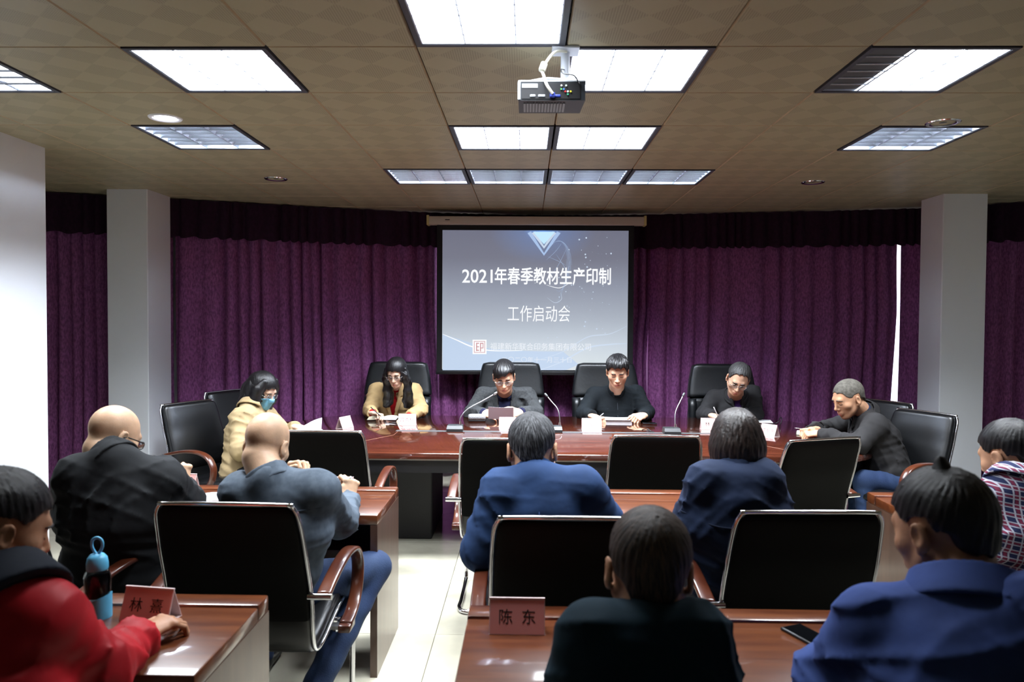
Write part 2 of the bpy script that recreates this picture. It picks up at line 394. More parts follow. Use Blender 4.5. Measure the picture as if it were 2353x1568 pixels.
for p_, c_ in ((.18,(204,216,228)),(.35,(182,192,206)),(.6,(154,162,180)),(.8,(126,130,148))): q = el.new(p_); q.color = s2l(c_)+(1,)
# blue glow of the slide artwork at its upper middle
vx = mnode('SUBTRACT', sp.outputs[0], .07); vz = mnode('SUBTRACT', sp.outputs[2], hh)
rr = mnode('SQRT', mnode('ADD', mnode('POWER', mnode('ABSOLUTE', vx, 0), 2), mnode('MULTIPLY', mnode('POWER', mnode('ABSOLUTE', vz, 0), 2), 2.6)), 0)
gr = N('ShaderNodeValToRGB'); L(mnode('MULTIPLY', rr, 1.9), gr.inputs[0]); g_ = gr.color_ramp.elements
g_[0].position = 0; g_[0].color = (1,1,1,1); g_[1].position = 1; g_[1].color = (0,0,0,1); q = g_.new(.12); q.color = (.75,)*3+(1,); q = g_.new(.35); q.color = (.25,)*3+(1,)
mx = N('ShaderNodeMix'); mx.data_type = 'RGBA'; L(gr.outputs[0], mx.inputs['Factor']); L(cr.outputs[0], mx.inputs['A']); mx.inputs['B'].default_value = s2l((120,175,255))+(1,)
b.inputs['Base Color'].default_value = (.12,.12,.12,1)
L(mx.outputs['Result'], b.inputs['Emission Color']); b.inputs['Emission Strength'].default_value = .5
MB().box(-hw,hw,-.003,-.001,0,hh).build('slide', sm, scr)
def em(name, c, s=1):
    m_ = mat(name, c, emit=s*.55); m_.node_tree.nodes['Principled BSDF'].inputs['Base Color'].default_value = (.05,.05,.05,1); return m_
SW = em('slide_white', (250,252,255), 1.15); SPB = em('slide_pale_blue', (178,205,245), 1.0); SPB2 = em('slide_light', (212,228,248), 1.0); SLG = em('slide_line', (172,196,232), .95)
FACE = Matrix.Rotation(R(90), 4, 'X')        # text drawn in XY stands up facing -Y
def sl(px, py):
    p = at(px, py, SY); return p.x-(sx0+sx1)/2, p.z-sz0
def slide_text(body, px, py, wpx, hpx, m, offset=0, lift=.006):
    me = text_mesh(body, 1.0, depth=0, offset=offset); 
    xs = [v.co.x for v in me.vertices]; ys = [v.co.y for v in me.vertices]
    k = SY/FPX; W = wpx*k; Hh = hpx*k; x, z = sl(px, py)
    cx, cy = (min(xs)+max(xs))/2, (min(ys)+max(ys))/2
    for v in me.vertices: v.co = Vector(((v.co.x-cx)*W/(max(xs)-min(xs)), (v.co.y-cy)*Hh/(max(ys)-min(ys)), 0))
    me.transform(Matrix.Translation((x,-lift,z)) @ FACE); me.materials.append(m)
    o = bpy.data.objects.new('slide_lettering', me); COL.objects.link(o); o.parent = scr; return o
def flat_poly(pts, m, name, lift):
    mb = MB(); n = len(pts); mb.add([(x,-lift,z) for x,z in pts], [tuple(range(n))]); return mb.build(name, m, scr)
def ribbon(pts, w, m, name, lift):
    mb = MB(); P = smoothpath([(x,z,0) for x,z in pts], 8); vs = []; fs = []
    for i,p in enumerate(P):
        a = P[max(i-1,0)]; c = P[min(i+1,len(P)-1)]; t = (c-a).normalized(); nn = Vector((-t.y,t.x,0)); ww = w*(.3+.7*math.sin(math.pi*i/(len(P)-1)))
        vs += [(p.x+nn.x*ww,-lift,p.y+nn.y*ww),(p.x-nn.x*ww,-lift,p.y-nn.y*ww)]
        if i: k = 2*i; fs.append((k-2,k-1,k+1,k))
    mb.add(vs, fs); return mb.build(name, m, scr)
def wave(px):  return 768 + (px-1017)*.33 - .00033*(px-1017)**2
lo = [sl(x, 768+34*min(1,(x-1017)/110)+ (0 if x<1127 else 6*math.sin((x-1127)/90))) for x in range(1017,1300,12)]
flat_poly([sl(1017,851)]+lo+[sl(1330,838),sl(1300,851)], em('slide_wave_blue', (196,216,242), 1.0), 'slide_wave', .004)
ribbon([sl(1017,768),sl(1050,782),sl(1085,797),sl(1130,806),sl(1200,806)], .006, SW, 'slide_wave_edge', .005)
ribbon([sl(1240,851),sl(1290,832),sl(1350,800),sl(1400,792),sl(1440,790)], .007, SPB2, 'slide_wave_edge', .005)
ribbon([sl(1210,835),sl(1290,810),sl(1350,775),sl(1400,768),sl(1440,750)], .004, SPB2, 'slide_wave_edge', .005)
for (w_, h0, h1, m) in ((38,30,52,SPB),(28,20,36,SPB2)):
    for s_ in (-1,1):
        flat_poly([sl(1250+s_*w_,536),sl(1250,536+h1),sl(1250,536+h1-6),sl(1250+s_*(w_-8),532)][::1], m, 'slide_chevron', .005)
flat_poly([sl(1225,533),sl(1275,533),sl(1250,562)], em('slide_diamond', (190,228,255), 1.2), 'slide_diamond', .0055)
for k in range(5):
    a0 = 4+k*.5; cx, cy = 1284, 612
    pts = [sl(cx+30*math.cos(a0+t*.45)*(1-.1*k), cy+58*math.sin(a0+t*.45)) for t in range(6)]
    ribbon(pts, .0016, SLG, 'slide_globe_line', .005)
ribbon([sl(1255,655),sl(1285,662),sl(1310,650)], .003, SW, 'slide_globe_line', .005)
ribbon([sl(1257,684),sl(1275,696),sl(1290,688),sl(1288,672)], .002, SPB2, 'slide_globe_line', .005)
for a_, b_ in (((1255,598),(1290,560)),((1278,585),(1308,640)),((1262,640),(1300,575)),((1280,700),(1310,600)),((1258,590),(1300,610))): ribbon([sl(*a_),sl((a_[0]+b_[0])/2+3,(a_[1]+b_[1])/2),sl(*b_)], .0014, SLG, 'slide_globe_line', .0048)
rd = random.Random(5)
dm = MB()
for k in range(80):
    t = rd.random(); px = 1300+130*rd.random()*(1-.1*t)+(-60 if rd.random()<.25 else 0); py = 540+240*rd.random(); r_ = rd.choice([.001,.0015,.002,.004,.0055])
    x, z = sl(px,py); n = 8; dm.add([(x+r_*math.cos(2*math.pi*q/n),-.005,z+r_*math.sin(2*math.pi*q/n)) for q in range(n)],[tuple(range(n))])
for px,py in ((1347,547),(1331,551),(1345,585),(1346,592),(1349,614),(1404,583),(1371,756),(1343,750),(1345,740)):
    x, z = sl(px,py); r_ = .008; n = 10; dm.add([(x+r_*math.cos(2*math.pi*q/n),-.0052,z+r_*math.sin(2*math.pi*q/n)) for q in range(n)],[tuple(range(n))])
d_ = dm.build('slide_speck', SPB2, scr); d_['kind'] = 'stuff'
slide_text('2021', 1097, 635, 70, 31, SW, .012); slide_text('年春季教材生产印制', 1270, 635, 266, 40, SW, .016)
slide_text('工作启动会', 1238, 721, 143, 37, SW, -.002)
slide_text('福建新华联合印务集团有限公司', 1242, 797, 231, 17, em('slide_text_soft',(240,244,250),1.05), .002)
slide_text('二〇二〇年十一月三十日', 1233, 827, 160, 13, em('slide_text_softer',(232,238,246),1.02), 0)
LGP = em('logo_pink', (224,188,190), 1.0)
def lrect(x0,y0,x1,y1,m,lift): flat_poly([sl(x0,y1),sl(x1,y1),sl(x1,y0),sl(x0,y0)], m, 'slide_emblem', lift)
lrect(1086,781,1118,814,SW,.005)
for r_ in ((1089,784,1115,786),(1089,809,1115,811),(1089,784,1091,811),(1113,784,1115,811)): lrect(*r_, LGP, .006)
for r_ in ((1094,788,1101,790.5),(1094,788,1096.5,807),(1094,796,1101,798.5),(1094,804,1101,806.5),(1103,788,1111,790.5),(1109,788,1111,801),(1103,788,1105.5,808),(1105,799,1111,801)): lrect(*r_, em('logo_rose',(212,160,164),1.0), .0065)
# the projector's mark on the housing
MB().box(-hw+.03,-hw+.075,-.0515,-.05,(hz+hz1)/2,(hz+hz1)/2+.009).build('housing_mark', INK, scr)
# ---------------------------------------------------------------- projector
PY = 2.95; pc = at(1268,231,PY); pj = empty('projector', (pc.x, PY, pc.z)); tag(pj, 'dark grey projector hanging from a white ceiling mount with cables', 'projector')
PJB = mat('projector_silver', (150,155,160), .4); PJD = mat('projector_dark', (34,38,42), .4)
w = 152/2/FPX*PY
m = MB(); m.loft([[Vector(p) for p in ((-w,0,0),(w,0,0),(w,0,.073),(-w,0,.073))],[Vector(p) for p in ((-w,.17,-.003),(w-.01,.17,-.003),(w-.01,.17,.07),(-w,.17,.07))],[Vector(p) for p in ((-w+.03,.21,.01),(w-.04,.21,.01),(w-.04,.21,.06),(-w+.03,.21,.06))]]); m.build('casing', PJD, pj)
MB().rbox(-w-.002,w+.002,.0,.2,.066,.08,.004).build('top_shell', PJB, pj, smooth=True); MB().rbox(-w-.003,-w+.008,-.004,.01,.002,.072,.002).build('side_trim', PJB, pj)
MB().box(-w+.012,w-.02,-.003,0,.006,.066).build('rear_panel', BLACKP, pj)
MB().box(-w+.014,-w+.075,-.005,-.003,.048,.064).build('label_plate', PJB, pj)
for k in range(14): MB().box(-w+.02+.012*k,-w+.028+.012*k,.03,.15,-.004,-.0025).build('vent_slot', PJB, pj)
BLU = mat('vga_blue', (40,60,150), .4)
for x_, c_, ww in ((-.04,PJB,.02),(.02,BLU,.02),(-.075,PJB,.014)): MB().rbox(x_-ww/2-.004,x_+ww/2+.004,-.007,-.003,.012,.022,.003).build('port', c_, pj)
for x_, z_, c_ in ((.052,.033,(180,40,50)),(.062,.033,(235,235,235)),(.073,.033,(220,210,60)),(.036,.042,(90,170,90)),(.046,.042,(70,120,200)),(.037,.056,(220,220,220)),(.055,.056,(200,220,200)),(.062,.022,(60,160,120))):
    MB().lathe([(.001,.006),(.0035,.006),(.0035,0),(.001,0)], 10, m=Matrix.Translation((x_,-.003,z_)) @ Matrix.Rotation(R(90),4,'X')).build('socket', mat('socket', c_, .4), pj)
MB().rbox(-.008,.012,-.022,-.003,.008,.026,.003).build('cable_plug', BLU, pj)
MB().lathe([(.001,.012),(.026,.012),(.03,0),(.001,0)], 20, m=Matrix.Translation((.055,.2,.035)) @ Matrix.Rotation(R(-90),4,'X')).build('lens', BLACKP, pj, smooth=True)
ch_ = CEIL-pc.z
MB().tube([(.055,.08,.08),(.055,.08,ch_)], .018, 14).build('mount_pole', PAINTW, pj, smooth=True)
MB().rbox(.0,.11,.03,.13,ch_-.012,ch_,.004).build('mount_plate', PAINTW, pj)
for a_ in ((-.08,.02),(.09,.03),(-.05,.14),(.1,.15)): MB().tube(smoothpath([(.055,.08,.105),((a_[0]+.05)/2,(a_[1]+.08)/2,.1),(a_[0],a_[1],.08)],4), .006, 8).build('mount_arm', PAINTW, pj, smooth=True)
CBW = mat('cream_cable', (235,232,212), .5)
MB().tube(smoothpath([(.06,.05,ch_-.02),(.01,.03,ch_-.03),(-.035,.01,.13),(-.032,-.012,.09),(-.02,-.03,.05),(.002,-.022,.02)],6), .0055, 8).build('cable', CBW, pj, smooth=True)
MB().tube([(-.03,.008,.145),(-.04,-.002,.115)], .014, 10).build('cable_ferrite', CBW, pj, smooth=True)
MB().tube(smoothpath([(.05,.06,.14),(.035,.03,.13),(.045,.0,.105),(.085,-.02,.09),(.105,-.015,.06)],6), .0028, 8).build('cable', BLACKP, pj, smooth=True)
# ---------------------------------------------------------------- main conference table
TXC, TYC, TA, TB, TZ = .25, 5.88, 2.2, .98, .74
def rrect(a, b_, r, n=10, cx=0, cy=0):
    out = []
    for (sx_, sy_, a0) in ((1,1,0),(-1,1,90),(-1,-1,180),(1,-1,270)):
        for k in range(n+1):
            an = R(a0+90*k/n); out.append((cx+sx_*(a-r)+r*math.cos(an), cy+sy_*(b_-r)+r*math.sin(an)))
    return out
tab = empty('conference_table', (TXC, TYC, 0)); tag(tab, 'long glossy red-brown conference table with rounded ends below the screen', 'table')
def topslab(pf, z0, z1, ed=.012):
    return [[Vector((x*s_,y*s_,z)) for x,y in pf] for s_, z in ((1-.010,z0),(1,z0+ed),(1,z1-ed),(1-.006,z1))]
outer = rrect(TA, TB, .5, 12)
mb = MB(); mb.loft([[Vector((x*(1-q),y*(1-q*2),z)) for x,y in outer] for q,z in ((.006,.688),(0,.70),(0,.722),(.002,.735),(.006,TZ))]); mb.build('tabletop', WOODT, tab, smooth=True)
mb = MB(); mb.loft([[Vector((x*q,y*q2,z)) for x,y in outer] for q,q2,z in ((.975,.955,.600),(.975,.955,.69))]); mb.build('apron', DARKP, tab, smooth=True)
MB().box(-1.28,1.32,-.035,.035,TZ-.001,TZ+.0015).build('cable_channel_cover', GREYP, tab)
JL = mat('joint_line',(120,80,62),.4)
for s_ in (-1,1):   # joints of the end sections
    for (p,q) in (((s_*1.26,-.22),(s_*1.68,-.975)),((s_*1.26,.22),(s_*1.68,.975)),((s_*1.26,-.22),(s_*1.26,.22))):
        MB().tube([(p[0],p[1],TZ+.0002),(q[0],q[1],TZ+.0002)], .0015, 4).build('joint', JL, tab)
for x0,x1 in ((-1.55,-.94),(.1,1.25),(1.6,1.95)): MB().rbox(x0,x1,-.42,.3,0,.62,.008,1).build('pedestal', DARKP, tab)
for x0,x1 in ((-.9,.05),): MB().box(x0,x1,-.40,-.385,.50,.61).build('front_rail', DARKP, tab)
# ---------------------------------------------------------------- desks
def desk(xl, xr, yn, yf, label, ztop=.74):
    cx = (xl+xr)/2; w = (xr-xl)/2; d = yf-yn
    r = empty('desk', (cx, yn, 0)); tag(r, label, 'desk', 'long narrow wooden desks of the audience')
    m = MB(); m.loft([[Vector((-w+.004,y,z)),Vector((w-.004,y,z))][::1] + [Vector((w,y,z2)) for z2 in ()] for y,z in ()]) if False else None
    MB().rbox(-w,w,0,d-.093,ztop-.045,ztop,.006).build('desktop', WOOD, r, smooth=True)
    MB().rbox(-w,w,d-.088,d,ztop-.045,ztop+.006,.007).build('raised_ledge', WOOD, r, smooth=True)
    MB().box(-w+.004,w-.004,d-.095,d-.086,ztop-.04,ztop-.006).build('groove', DARKP, r)
    for s_ in (-1,1): 
        MB().loft([[Vector((s_*w,y,z)),Vector((s_*(w-.032),y,z)),Vector((s_*(w-.032),y2,z)),Vector((s_*w,y2,z))][::s_] for y,y2,z in ((.0,d,0),(.0,d,ztop-.045))]).build('side_panel', WOODE, r)
    MB().box(-w+.032,w-.032,d-.06,d-.04,.30,ztop-.045).build('modesty_panel', WOODD, r)
    MB().box(-w+.032,w-.032,.05,d-.06,ztop-.19,ztop-.175).build('shelf', WOODD, r)
    return r
desk(-2.06,-.665,3.32,3.875,'middle-row wooden desk left of the aisle')
desk(-.19,1.23,3.32,3.875,'middle-row wooden desk right of the aisle, between the two blue-clad people')
desk(1.765,3.16,3.32,3.875,'middle-row wooden desk at the right, in front of the plaid shirt')
desk(-2.25,-.812,1.80,2.33,'nearest wooden desk at lower left with the blue bottle on it')
desk(-.17,1.30,1.72,2.27,'nearest wooden desk at the bottom centre with the red name card')
# ---------------------------------------------------------------- cantilever conference chairs
PROF = [(-.405,.985),(-.395,.95),(-.37,.88),(-.345,.80),(-.32,.73),(-.298,.66),(-.282,.59),(-.27,.52),(-.25,.455),(-.215,.415),(-.16,.40),(-.08,.41),(.0,.43),(.09,.452),(.16,.46),(.215,.452),(.245,.43)]
WID  = [.228,.245,.252,.256,.258,.26,.26,.258,.255,.252,.25,.25,.25,.25,.25,.245,.235]
def pad_rings(i0, i1, tf, tb_, n=4):
    P = smoothpath([(0,y,z) for y,z in PROF], n); Wd = []
    for i in range(len(WID)-1):
        for k in range(n): Wd.append(WID[i]+(WID[i+1]-WID[i])*k/n)
    Wd.append(WID[-1]); a, b_ = i0*n, i1*n; rings = []
    for i in range(a, b_+1):
        t = (P[min(i+1,len(P)-1)]-P[max(i-1,0)]).normalized(); nn = Vector((0,-t.z,t.y))   # toward the sitter
        if nn.y < 0 and nn.z < 0: nn = -nn
        e = min(i-a, b_-i)/3.0; k_ = math.sqrt(max(.38,min(1,1-(1-min(e,1))**2))); w = Wd[i]-.008; ring = []
        for j in range(24):
            an = 2*math.pi*j/24; c_, s_ = math.cos(an), math.sin(an); x = w*math.copysign(abs(c_)**.32, c_)*(.985 if e < .5 else 1)
            th = (tf if s_ > 0 else tb_)*k_*abs(s_)**.45
            ring.append(P[i]+Vector((x,0,0))+nn*math.copysign(th, s_))
        rings.append(ring)
    return rings
def build_chairA():
    r = empty('conference_chair', (0,0,0))
    MB().loft(pad_rings(0,7,.048,.004)).build('backrest', LEATH, r, smooth='all')
    MB().loft(pad_rings(0,7,.0,.014)).build('back_shell', BACKSH, r, smooth='all')
    MB().loft(pad_rings(8,16,.05,.012)).build('seat', LEATH, r, smooth='all')
    MB().loft(pad_rings(6,9,.03,.012)).build('lumbar_pad', LEATH, r, smooth='all')
    P = [Vector((0,y,z)) for y,z in PROF]
    L_ = [Vector((-WID[i],P[i].y,P[i].z)) for i in range(len(P))]; Rr = [Vector((WID[i],P[i].y,P[i].z)) for i in range(len(P))]
    top = [Vector((-.212,-.408,.991)),Vector((0,-.410,.993)),Vector((.212,-.408,.991))]
    MB().tube(smoothpath(L_[::-1]+top+Rr,3), .0072, 8).build('side_frame', CHROME, r, smooth='all')
    for s_ in (-1,1):
        x = s_*.305
        arm = smoothpath([(x,-.30,.645),(x,-.2,.672),(x,-.08,.695),(x,.04,.70),(x,.14,.675),(x,.195,.61),(x,.19,.53),(x,.145,.47),(x,.08,.435),(x,.0,.42)],5)
        MB().tube(arm, 1, 12, flat=((1,0,0),.026,.011)).build('armrest', WOODA, r, smooth='all')
        MB().tube([(s_*.25,-.302,.642),(x+s_*.03,-.302,.642)], .012, 12).build('arm_bracket', CHROME, r, smooth=True)
        MB().rbox(x-.024,x+.024,-.03,.06,.395,.425,.005).build('arm_foot', WOODA, r, smooth=True)
        MB().box(min(s_*.24,x),max(s_*.24,x),-.01,.03,.40,.415).build('cross_bracket', STEEL, r)
    xb = .265
    basep = [(-xb,.0,.40),(-xb,.12,.395),(-xb,.235,.36),(-xb,.262,.30),(-xb,.262,.1),(-xb,.25,.035),(-xb,.2,.0135),(-xb,-.1,.0135),(-xb,-.22,.0135),(-xb+.05,-.28,.0135),(0,-.29,.0135)]
    MB().tube(smoothpath(basep+[(-p[0],p[1],p[2]) for p in basep[::-1][1:]],5), .0125, 10).build('cantilever_base', CHROME, r, smooth='all')
    MB().tube([(-xb,.1,.396),(xb,.1,.396)], .0115, 8).build('cross_tube', CHROME, r, smooth='all')
    return r
chA = build_chairA(); usedA = [False]
def chair(x, y, az, label, group='black leather chairs with chrome frames'):
    r = chA if not usedA[0] else copy_tree(chA); usedA[0] = True
    r.location = (x,y,0); r.rotation_euler = (0,0,az_rot(az)); tag(r, label, 'chair', group); return r
chair(-1.01,2.90,1,'black chair with its back to us of the bald man in grey at lower left')
chair(-1.80,2.84,9,'black chair of the bald man in the black jacket, mostly behind the red jacket')
chair(.145,2.77,0,'black chair with its back to us behind the man in the bright blue suit')
chair(.93,2.88,-2,'black chair with its back to us behind the person in the navy jacket')
chair(2.02,2.72,0,'black chair under the man in the plaid shirt at the right edge')
chair(-1.155,4.56,0,'empty black chair at the table, to the right of the grey bald head')
chair(-.10,4.34,0,'empty black chair at the table, partly hidden by the grey-haired man in blue')
chair(.715,4.49,0,'empty black chair facing the table, between the blue suit and the navy jacket')
chair(1.475,4.42,-20,'empty black chair turned slightly left, right of the navy jacket')
chair(-2.17,5.36,115,'black chair at the left table end, holding the masked woman')
chair(-2.25,6.28,115,'empty black chair behind the masked woman near the curtain')
chair(2.46,5.15,-115,'black chair at the right table end, holding the man with shaved hair')
chair(2.52,5.85,-115,'empty black chair behind the shaved man, beside the right pillar')
chair(-1.25,1.32,25,'black chair of the man in the red jacket, out of frame below')
chair(.26,1.22,0,'black chair of the man in the dark teal top, out of frame below')
chair(.95,1.25,-12,'black chair of the man in the blue work jacket, out of frame below')
# ---------------------------------------------------------------- executive chairs behind the table
def build_exec():
    r = empty('executive_chair', (0,0,0))
    def pad(prof, wf, tf, name, m, n=26, pw=.35, creases=()):
        P = smoothpath([(0,y,z) for y,z in prof],5); rings = []; Ln = len(P)-1
        for i,p in enumerate(P):
            t = (P[min(i+1,Ln)]-P[max(i-1,0)]).normalized(); nn = Vector((0,-t.z,t.y)); u = i/Ln
            e = min(u,1-u)/.09; k_ = math.sqrt(max(.05,min(1,1-(1-min(e,1))**2))); w = wf(u); ring = []
            for j in range(n):
                an = 2*math.pi*j/n; c_, s_ = math.cos(an), math.sin(an); x = w*(1-.25*(1-k_))*math.copysign(abs(c_)**pw, c_)
                th = tf*k_*abs(s_)**.5
                for cx_ in creases: th *= 1-.32*math.exp(-((abs(x)-cx_)/.014)**2)
                ring.append(p+Vector((x,0,0))+nn*math.copysign(th,s_))
            rings.append(ring)
        MB().loft(rings).build(name, m, r, smooth='all')
    pad([(-.30,.50),(-.285,.6),(-.295,.75),(-.315,.9)], lambda u:.295+.03*math.sin(u*3.1), .062, 'back_cushion', LEATH2, 60, .3, (.16,))
    pad([(-.31,.885),(-.33,.97),(-.355,1.1),(-.37,1.215)], lambda u:.325-.06*u**2, .072, 'headrest', LEATH2, 72, .3, (.105,))
    for s_ in (-1,1):
        MB().loft([[Vector((s_*(.28+.045*math.cos(a))*1.0,y+.05*math.sin(a),z)) for a in [2*math.pi*k/14 for k in range(14)]] for y,z in ((-.27,.50),(-.262,.56),(-.26,.7),(-.27,.82),(-.29,.885))]).build('side_bolster', LEATH2, r, smooth='all')
    pad([(-.30,.47),(-.2,.47),(0,.475),(.15,.48),(.25,.465)], lambda u:.265, .055, 'seat', LEATH2, 40, .3, (.15,))
    for s_ in (-1,1):
        x = s_*.32
        MB().tube(smoothpath([(x,-.24,.60),(x,-.1,.64),(x,.08,.64),(x,.17,.60),(x,.16,.52),(x,.05,.47),(x-s_*.08,.0,.44)],5), 1, 12, flat=((1,0,0),.03,.017)).build('armrest', WOODD, r, smooth='all')
        MB().rbox(x-.032,x+.032,-.14,.10,.645,.667,.01).build('arm_pad', LEATH2, r, smooth=True)
    MB().lathe([(.001,.10),(.045,.10),(.045,.13),(.028,.15),(.028,.40),(.06,.41),(.06,.43),(.001,.43)],16).build('column', BLACKP, r, smooth=True)
    for k in range(5):
        a = 2*math.pi*k/5+.3; d = Vector((math.cos(a),math.sin(a),0)); 
        MB().tube([d*.03+Vector((0,0,.12)), d*.18+Vector((0,0,.112)), d*.31+Vector((0,0,.085))], 1, 8, flat=((-d.y,d.x,0),.026,.016)).build('base_leg', WOODD, r, smooth='all')
        cpos = d*.315+Vector((0,0,.03)); MB().lathe([(.001,-.02),(.028,-.02),(.03,-.012),(.03,.012),(.028,.02),(.001,.02)],14, m=Matrix.Translation(cpos) @ Matrix.Rotation(a,4,'Z') @ Matrix.Rotation(R(90),4,'X')).build('caster', BLACKP, r, smooth=True)
        MB().rbox(-.016,.016,-.016,.016,.045,.085,.004, m=Matrix.Translation((d.x*.312,d.y*.312,0))).build('caster_stem', BLACKP, r)
    return r
chE = build_exec()
for i,(x,y,az,lb) in enumerate(((-1.235,6.84,180,'puffy black executive chair behind the woman with long hair'),(-.15,6.88,180,'puffy black executive chair behind the man in the grey suit'),(.765,6.88,180,'puffy black executive chair behind the man in the black fleece'),(1.86,6.86,182,'puffy black executive chair behind the writing man at right'))):
    r = chE if i == 0 else copy_tree(chE); r.location = (x,y,0); r.rotation_euler = (0,0,az_rot(az)); tag(r, lb, 'chair', 'high-backed executive chairs')
# ---------------------------------------------------------------- implicit-surface modeller for people
def V(*a): return np.array(a, dtype=np.float32)
def nrm(a): a = np.asarray(a, dtype=np.float32); return a/max(np.linalg.norm(a),1e-9)
class Field:
    def __init__(s, lo, hi, vox):
        s.lo = V(*lo); s.vox = vox; s.n = tuple(int(math.ceil((hi[i]-lo[i])/vox))+1 for i in range(3)); s.d = np.full(s.n, 9.0, np.float32)
        s.ax = [s.lo[i]+vox*np.arange(s.n[i], dtype=np.float32) for i in range(3)]
    def win(s, lo, hi):
        sl_ = []
        for i in range(3):
            a = max(0, int((lo[i]-s.lo[i])/s.vox)); b_ = min(s.n[i], int((hi[i]-s.lo[i])/s.vox)+2)
            if b_ <= a: return None
            sl_.append(slice(a,b_))
        return tuple(sl_)
    def pts(s, w): return s.ax[0][w[0]][:,None,None], s.ax[1][w[1]][None,:,None], s.ax[2][w[2]][None,None,:]
    def full(s): return (slice(0,s.n[0]),slice(0,s.n[1]),slice(0,s.n[2]))
    def put(s, w, v, k, op):
        d = s.d[w]
        if op == 'add':
            h = np.clip(.5+.5*(d-v)/k, 0, 1); s.d[w] = d+(v-d)*h-k*h*(1-h)
        elif op == 'sub':
            h = np.clip(.5-.5*(d+v)/k, 0, 1); s.d[w] = d+(-v-d)*h+k*h*(1-h)
        elif op == 'int': s.d[w] = np.maximum(d, v)
    def ell(s, c, r, Rm=None, k=.01, op='add'):
        c = np.asarray(c, np.float32); m = max(r)+3*k+.02; w = s.win(c-m, c+m)
        if w is None: return
        X,Y,Z = s.pts(w); X = X-c[0]; Y = Y-c[1]; Z = Z-c[2]
        if Rm is not None: X,Y,Z = (Rm[0,i]*X+Rm[1,i]*Y+Rm[2,i]*Z for i in range(3))
        k0 = np.sqrt((X/r[0])**2+(Y/r[1])**2+(Z/r[2])**2); k1 = np.sqrt((X/r[0]**2)**2+(Y/r[1]**2)**2+(Z/r[2]**2)**2)+1e-6
        s.put(w, k0*(k0-1)/k1, k, op)
    def cap(s, a, b_, ra, rb, k=.01, op='add', side=None, fa=0, fn=3, ph=0):
        """tapered capsule; ra/rb may be (side radius, front radius); fa,fn = cloth fold amplitude and count"""
        a = np.asarray(a,np.float32); b_ = np.asarray(b_,np.float32)
        ra = ra if isinstance(ra,tuple) else (ra,ra); rb = rb if isinstance(rb,tuple) else (rb,rb)
        m = max(ra+rb)*(1+fa)+3*k+.02; w = s.win(np.minimum(a,b_)-m, np.maximum(a,b_)+m)
        if w is None: return
        X,Y,Z = s.pts(w); ab = b_-a; L2 = float(ab@ab); L_ = math.sqrt(L2)+1e-9; ax = ab/L_
        if side is None: side = np.cross(ax, V(0,0,1)); side = nrm(side) if np.linalg.norm(side) > .1 else V(1,0,0)
        side = nrm(np.asarray(side,np.float32)-ax*float(np.dot(side,ax))); fr = np.cross(ax, side)
        X = X-a[0]; Y = Y-a[1]; Z = Z-a[2]
        al = X*ax[0]+Y*ax[1]+Z*ax[2]; qs = X*side[0]+Y*side[1]+Z*side[2]; qf = X*fr[0]+Y*fr[1]+Z*fr[2]
        t = np.clip(al/L_,0,1); ql = al-t*L_; r1 = ra[0]+(rb[0]-ra[0])*t; r2 = ra[1]+(rb[1]-ra[1])*t
        if fa:
            q = 1+fa*np.sin(2*math.pi*fn*t+ph+2.2*qs/(r1+1e-6)+1.3*np.sin(2.5*qf/(r2+1e-6)+ph))*np.clip(1.6*np.sin(math.pi*np.clip(t,0.02,.98)),0,1)
            r1 = r1*q; r2 = r2*q
        rm = np.minimum(r1,r2)
        s.put(w, (np.sqrt((qs/r1)**2+(qf/r2)**2+(ql/rm)**2)-1)*rm, k, op)
    def noise(s, amp, f, seed=0, th=.05):
        X,Y,Z = s.pts(s.full()); r_ = np.random.RandomState(seed); n = 0
        for i in range(4):
            k_ = nrm(r_.randn(3))*f*(1+.5*i); p = r_.rand(2)*6.28; k2 = nrm(r_.randn(3))*f*.6
            n = n+np.sin(k_[0]*X+k_[1]*Y+k_[2]*Z+p[0]+1.5*np.sin(k2[0]*X+k2[1]*Y+k2[2]*Z+p[1]))/(1+.4*i)
        s.d += np.where(np.abs(s.d) < th, amp*n, 0).astype(np.float32)
    def crease(s, amp, seed=0, th=.05, away=None):
        X,Y,Z = s.pts(s.full()); away = away if away is not None else V(0,0,-9); amp = amp*np.clip((np.sqrt((X-away[0])**2+(Y-away[1])**2+(Z-away[2])**2)-.09)/.08,0,1); r_ = np.random.RandomState(seed+77); n = 0
        for i in range(5):
            k_ = nrm(r_.randn(3)+np.array([0,0,1.2]))*(42+14*i); kw = nrm(r_.randn(3))*13; km = nrm(r_.randn(3))*11; p = r_.rand(3)*6.28
            ph = k_[0]*X+k_[1]*Y+k_[2]*Z+p[0]+2.2*np.sin(kw[0]*X+kw[1]*Y+kw[2]*Z+p[1])
            mk = np.clip(np.sin(km[0]*X+km[1]*Y+km[2]*Z+p[2])*1.5,0,1)
            n = n+mk*((1-np.abs(np.sin(ph*.5)))**3-.2)
        s.d -= np.where(np.abs(s.d) < th, amp*n, 0).astype(np.float32)
    def mesh(s, smooth=1):
        d = s.d; n = s.n; ins = d < 0
        c = np.zeros((n[0]-1,n[1]-1,n[2]-1), np.int8)
        offs = [(i,j,k) for i in (0,1) for j in (0,1) for k in (0,1)]
        for (i,j,k) in offs: c += ins[i:n[0]-1+i, j:n[1]-1+j, k:n[2]-1+k]
        act = (c > 0)&(c < 8); idx = np.argwhere(act)
        if len(idx) == 0: return np.zeros((0,3)), []
        cv = np.stack([d[idx[:,0]+o[0], idx[:,1]+o[1], idx[:,2]+o[2]] for o in offs],1)
        pos = np.zeros((len(idx),3)); cnt = np.zeros(len(idx))
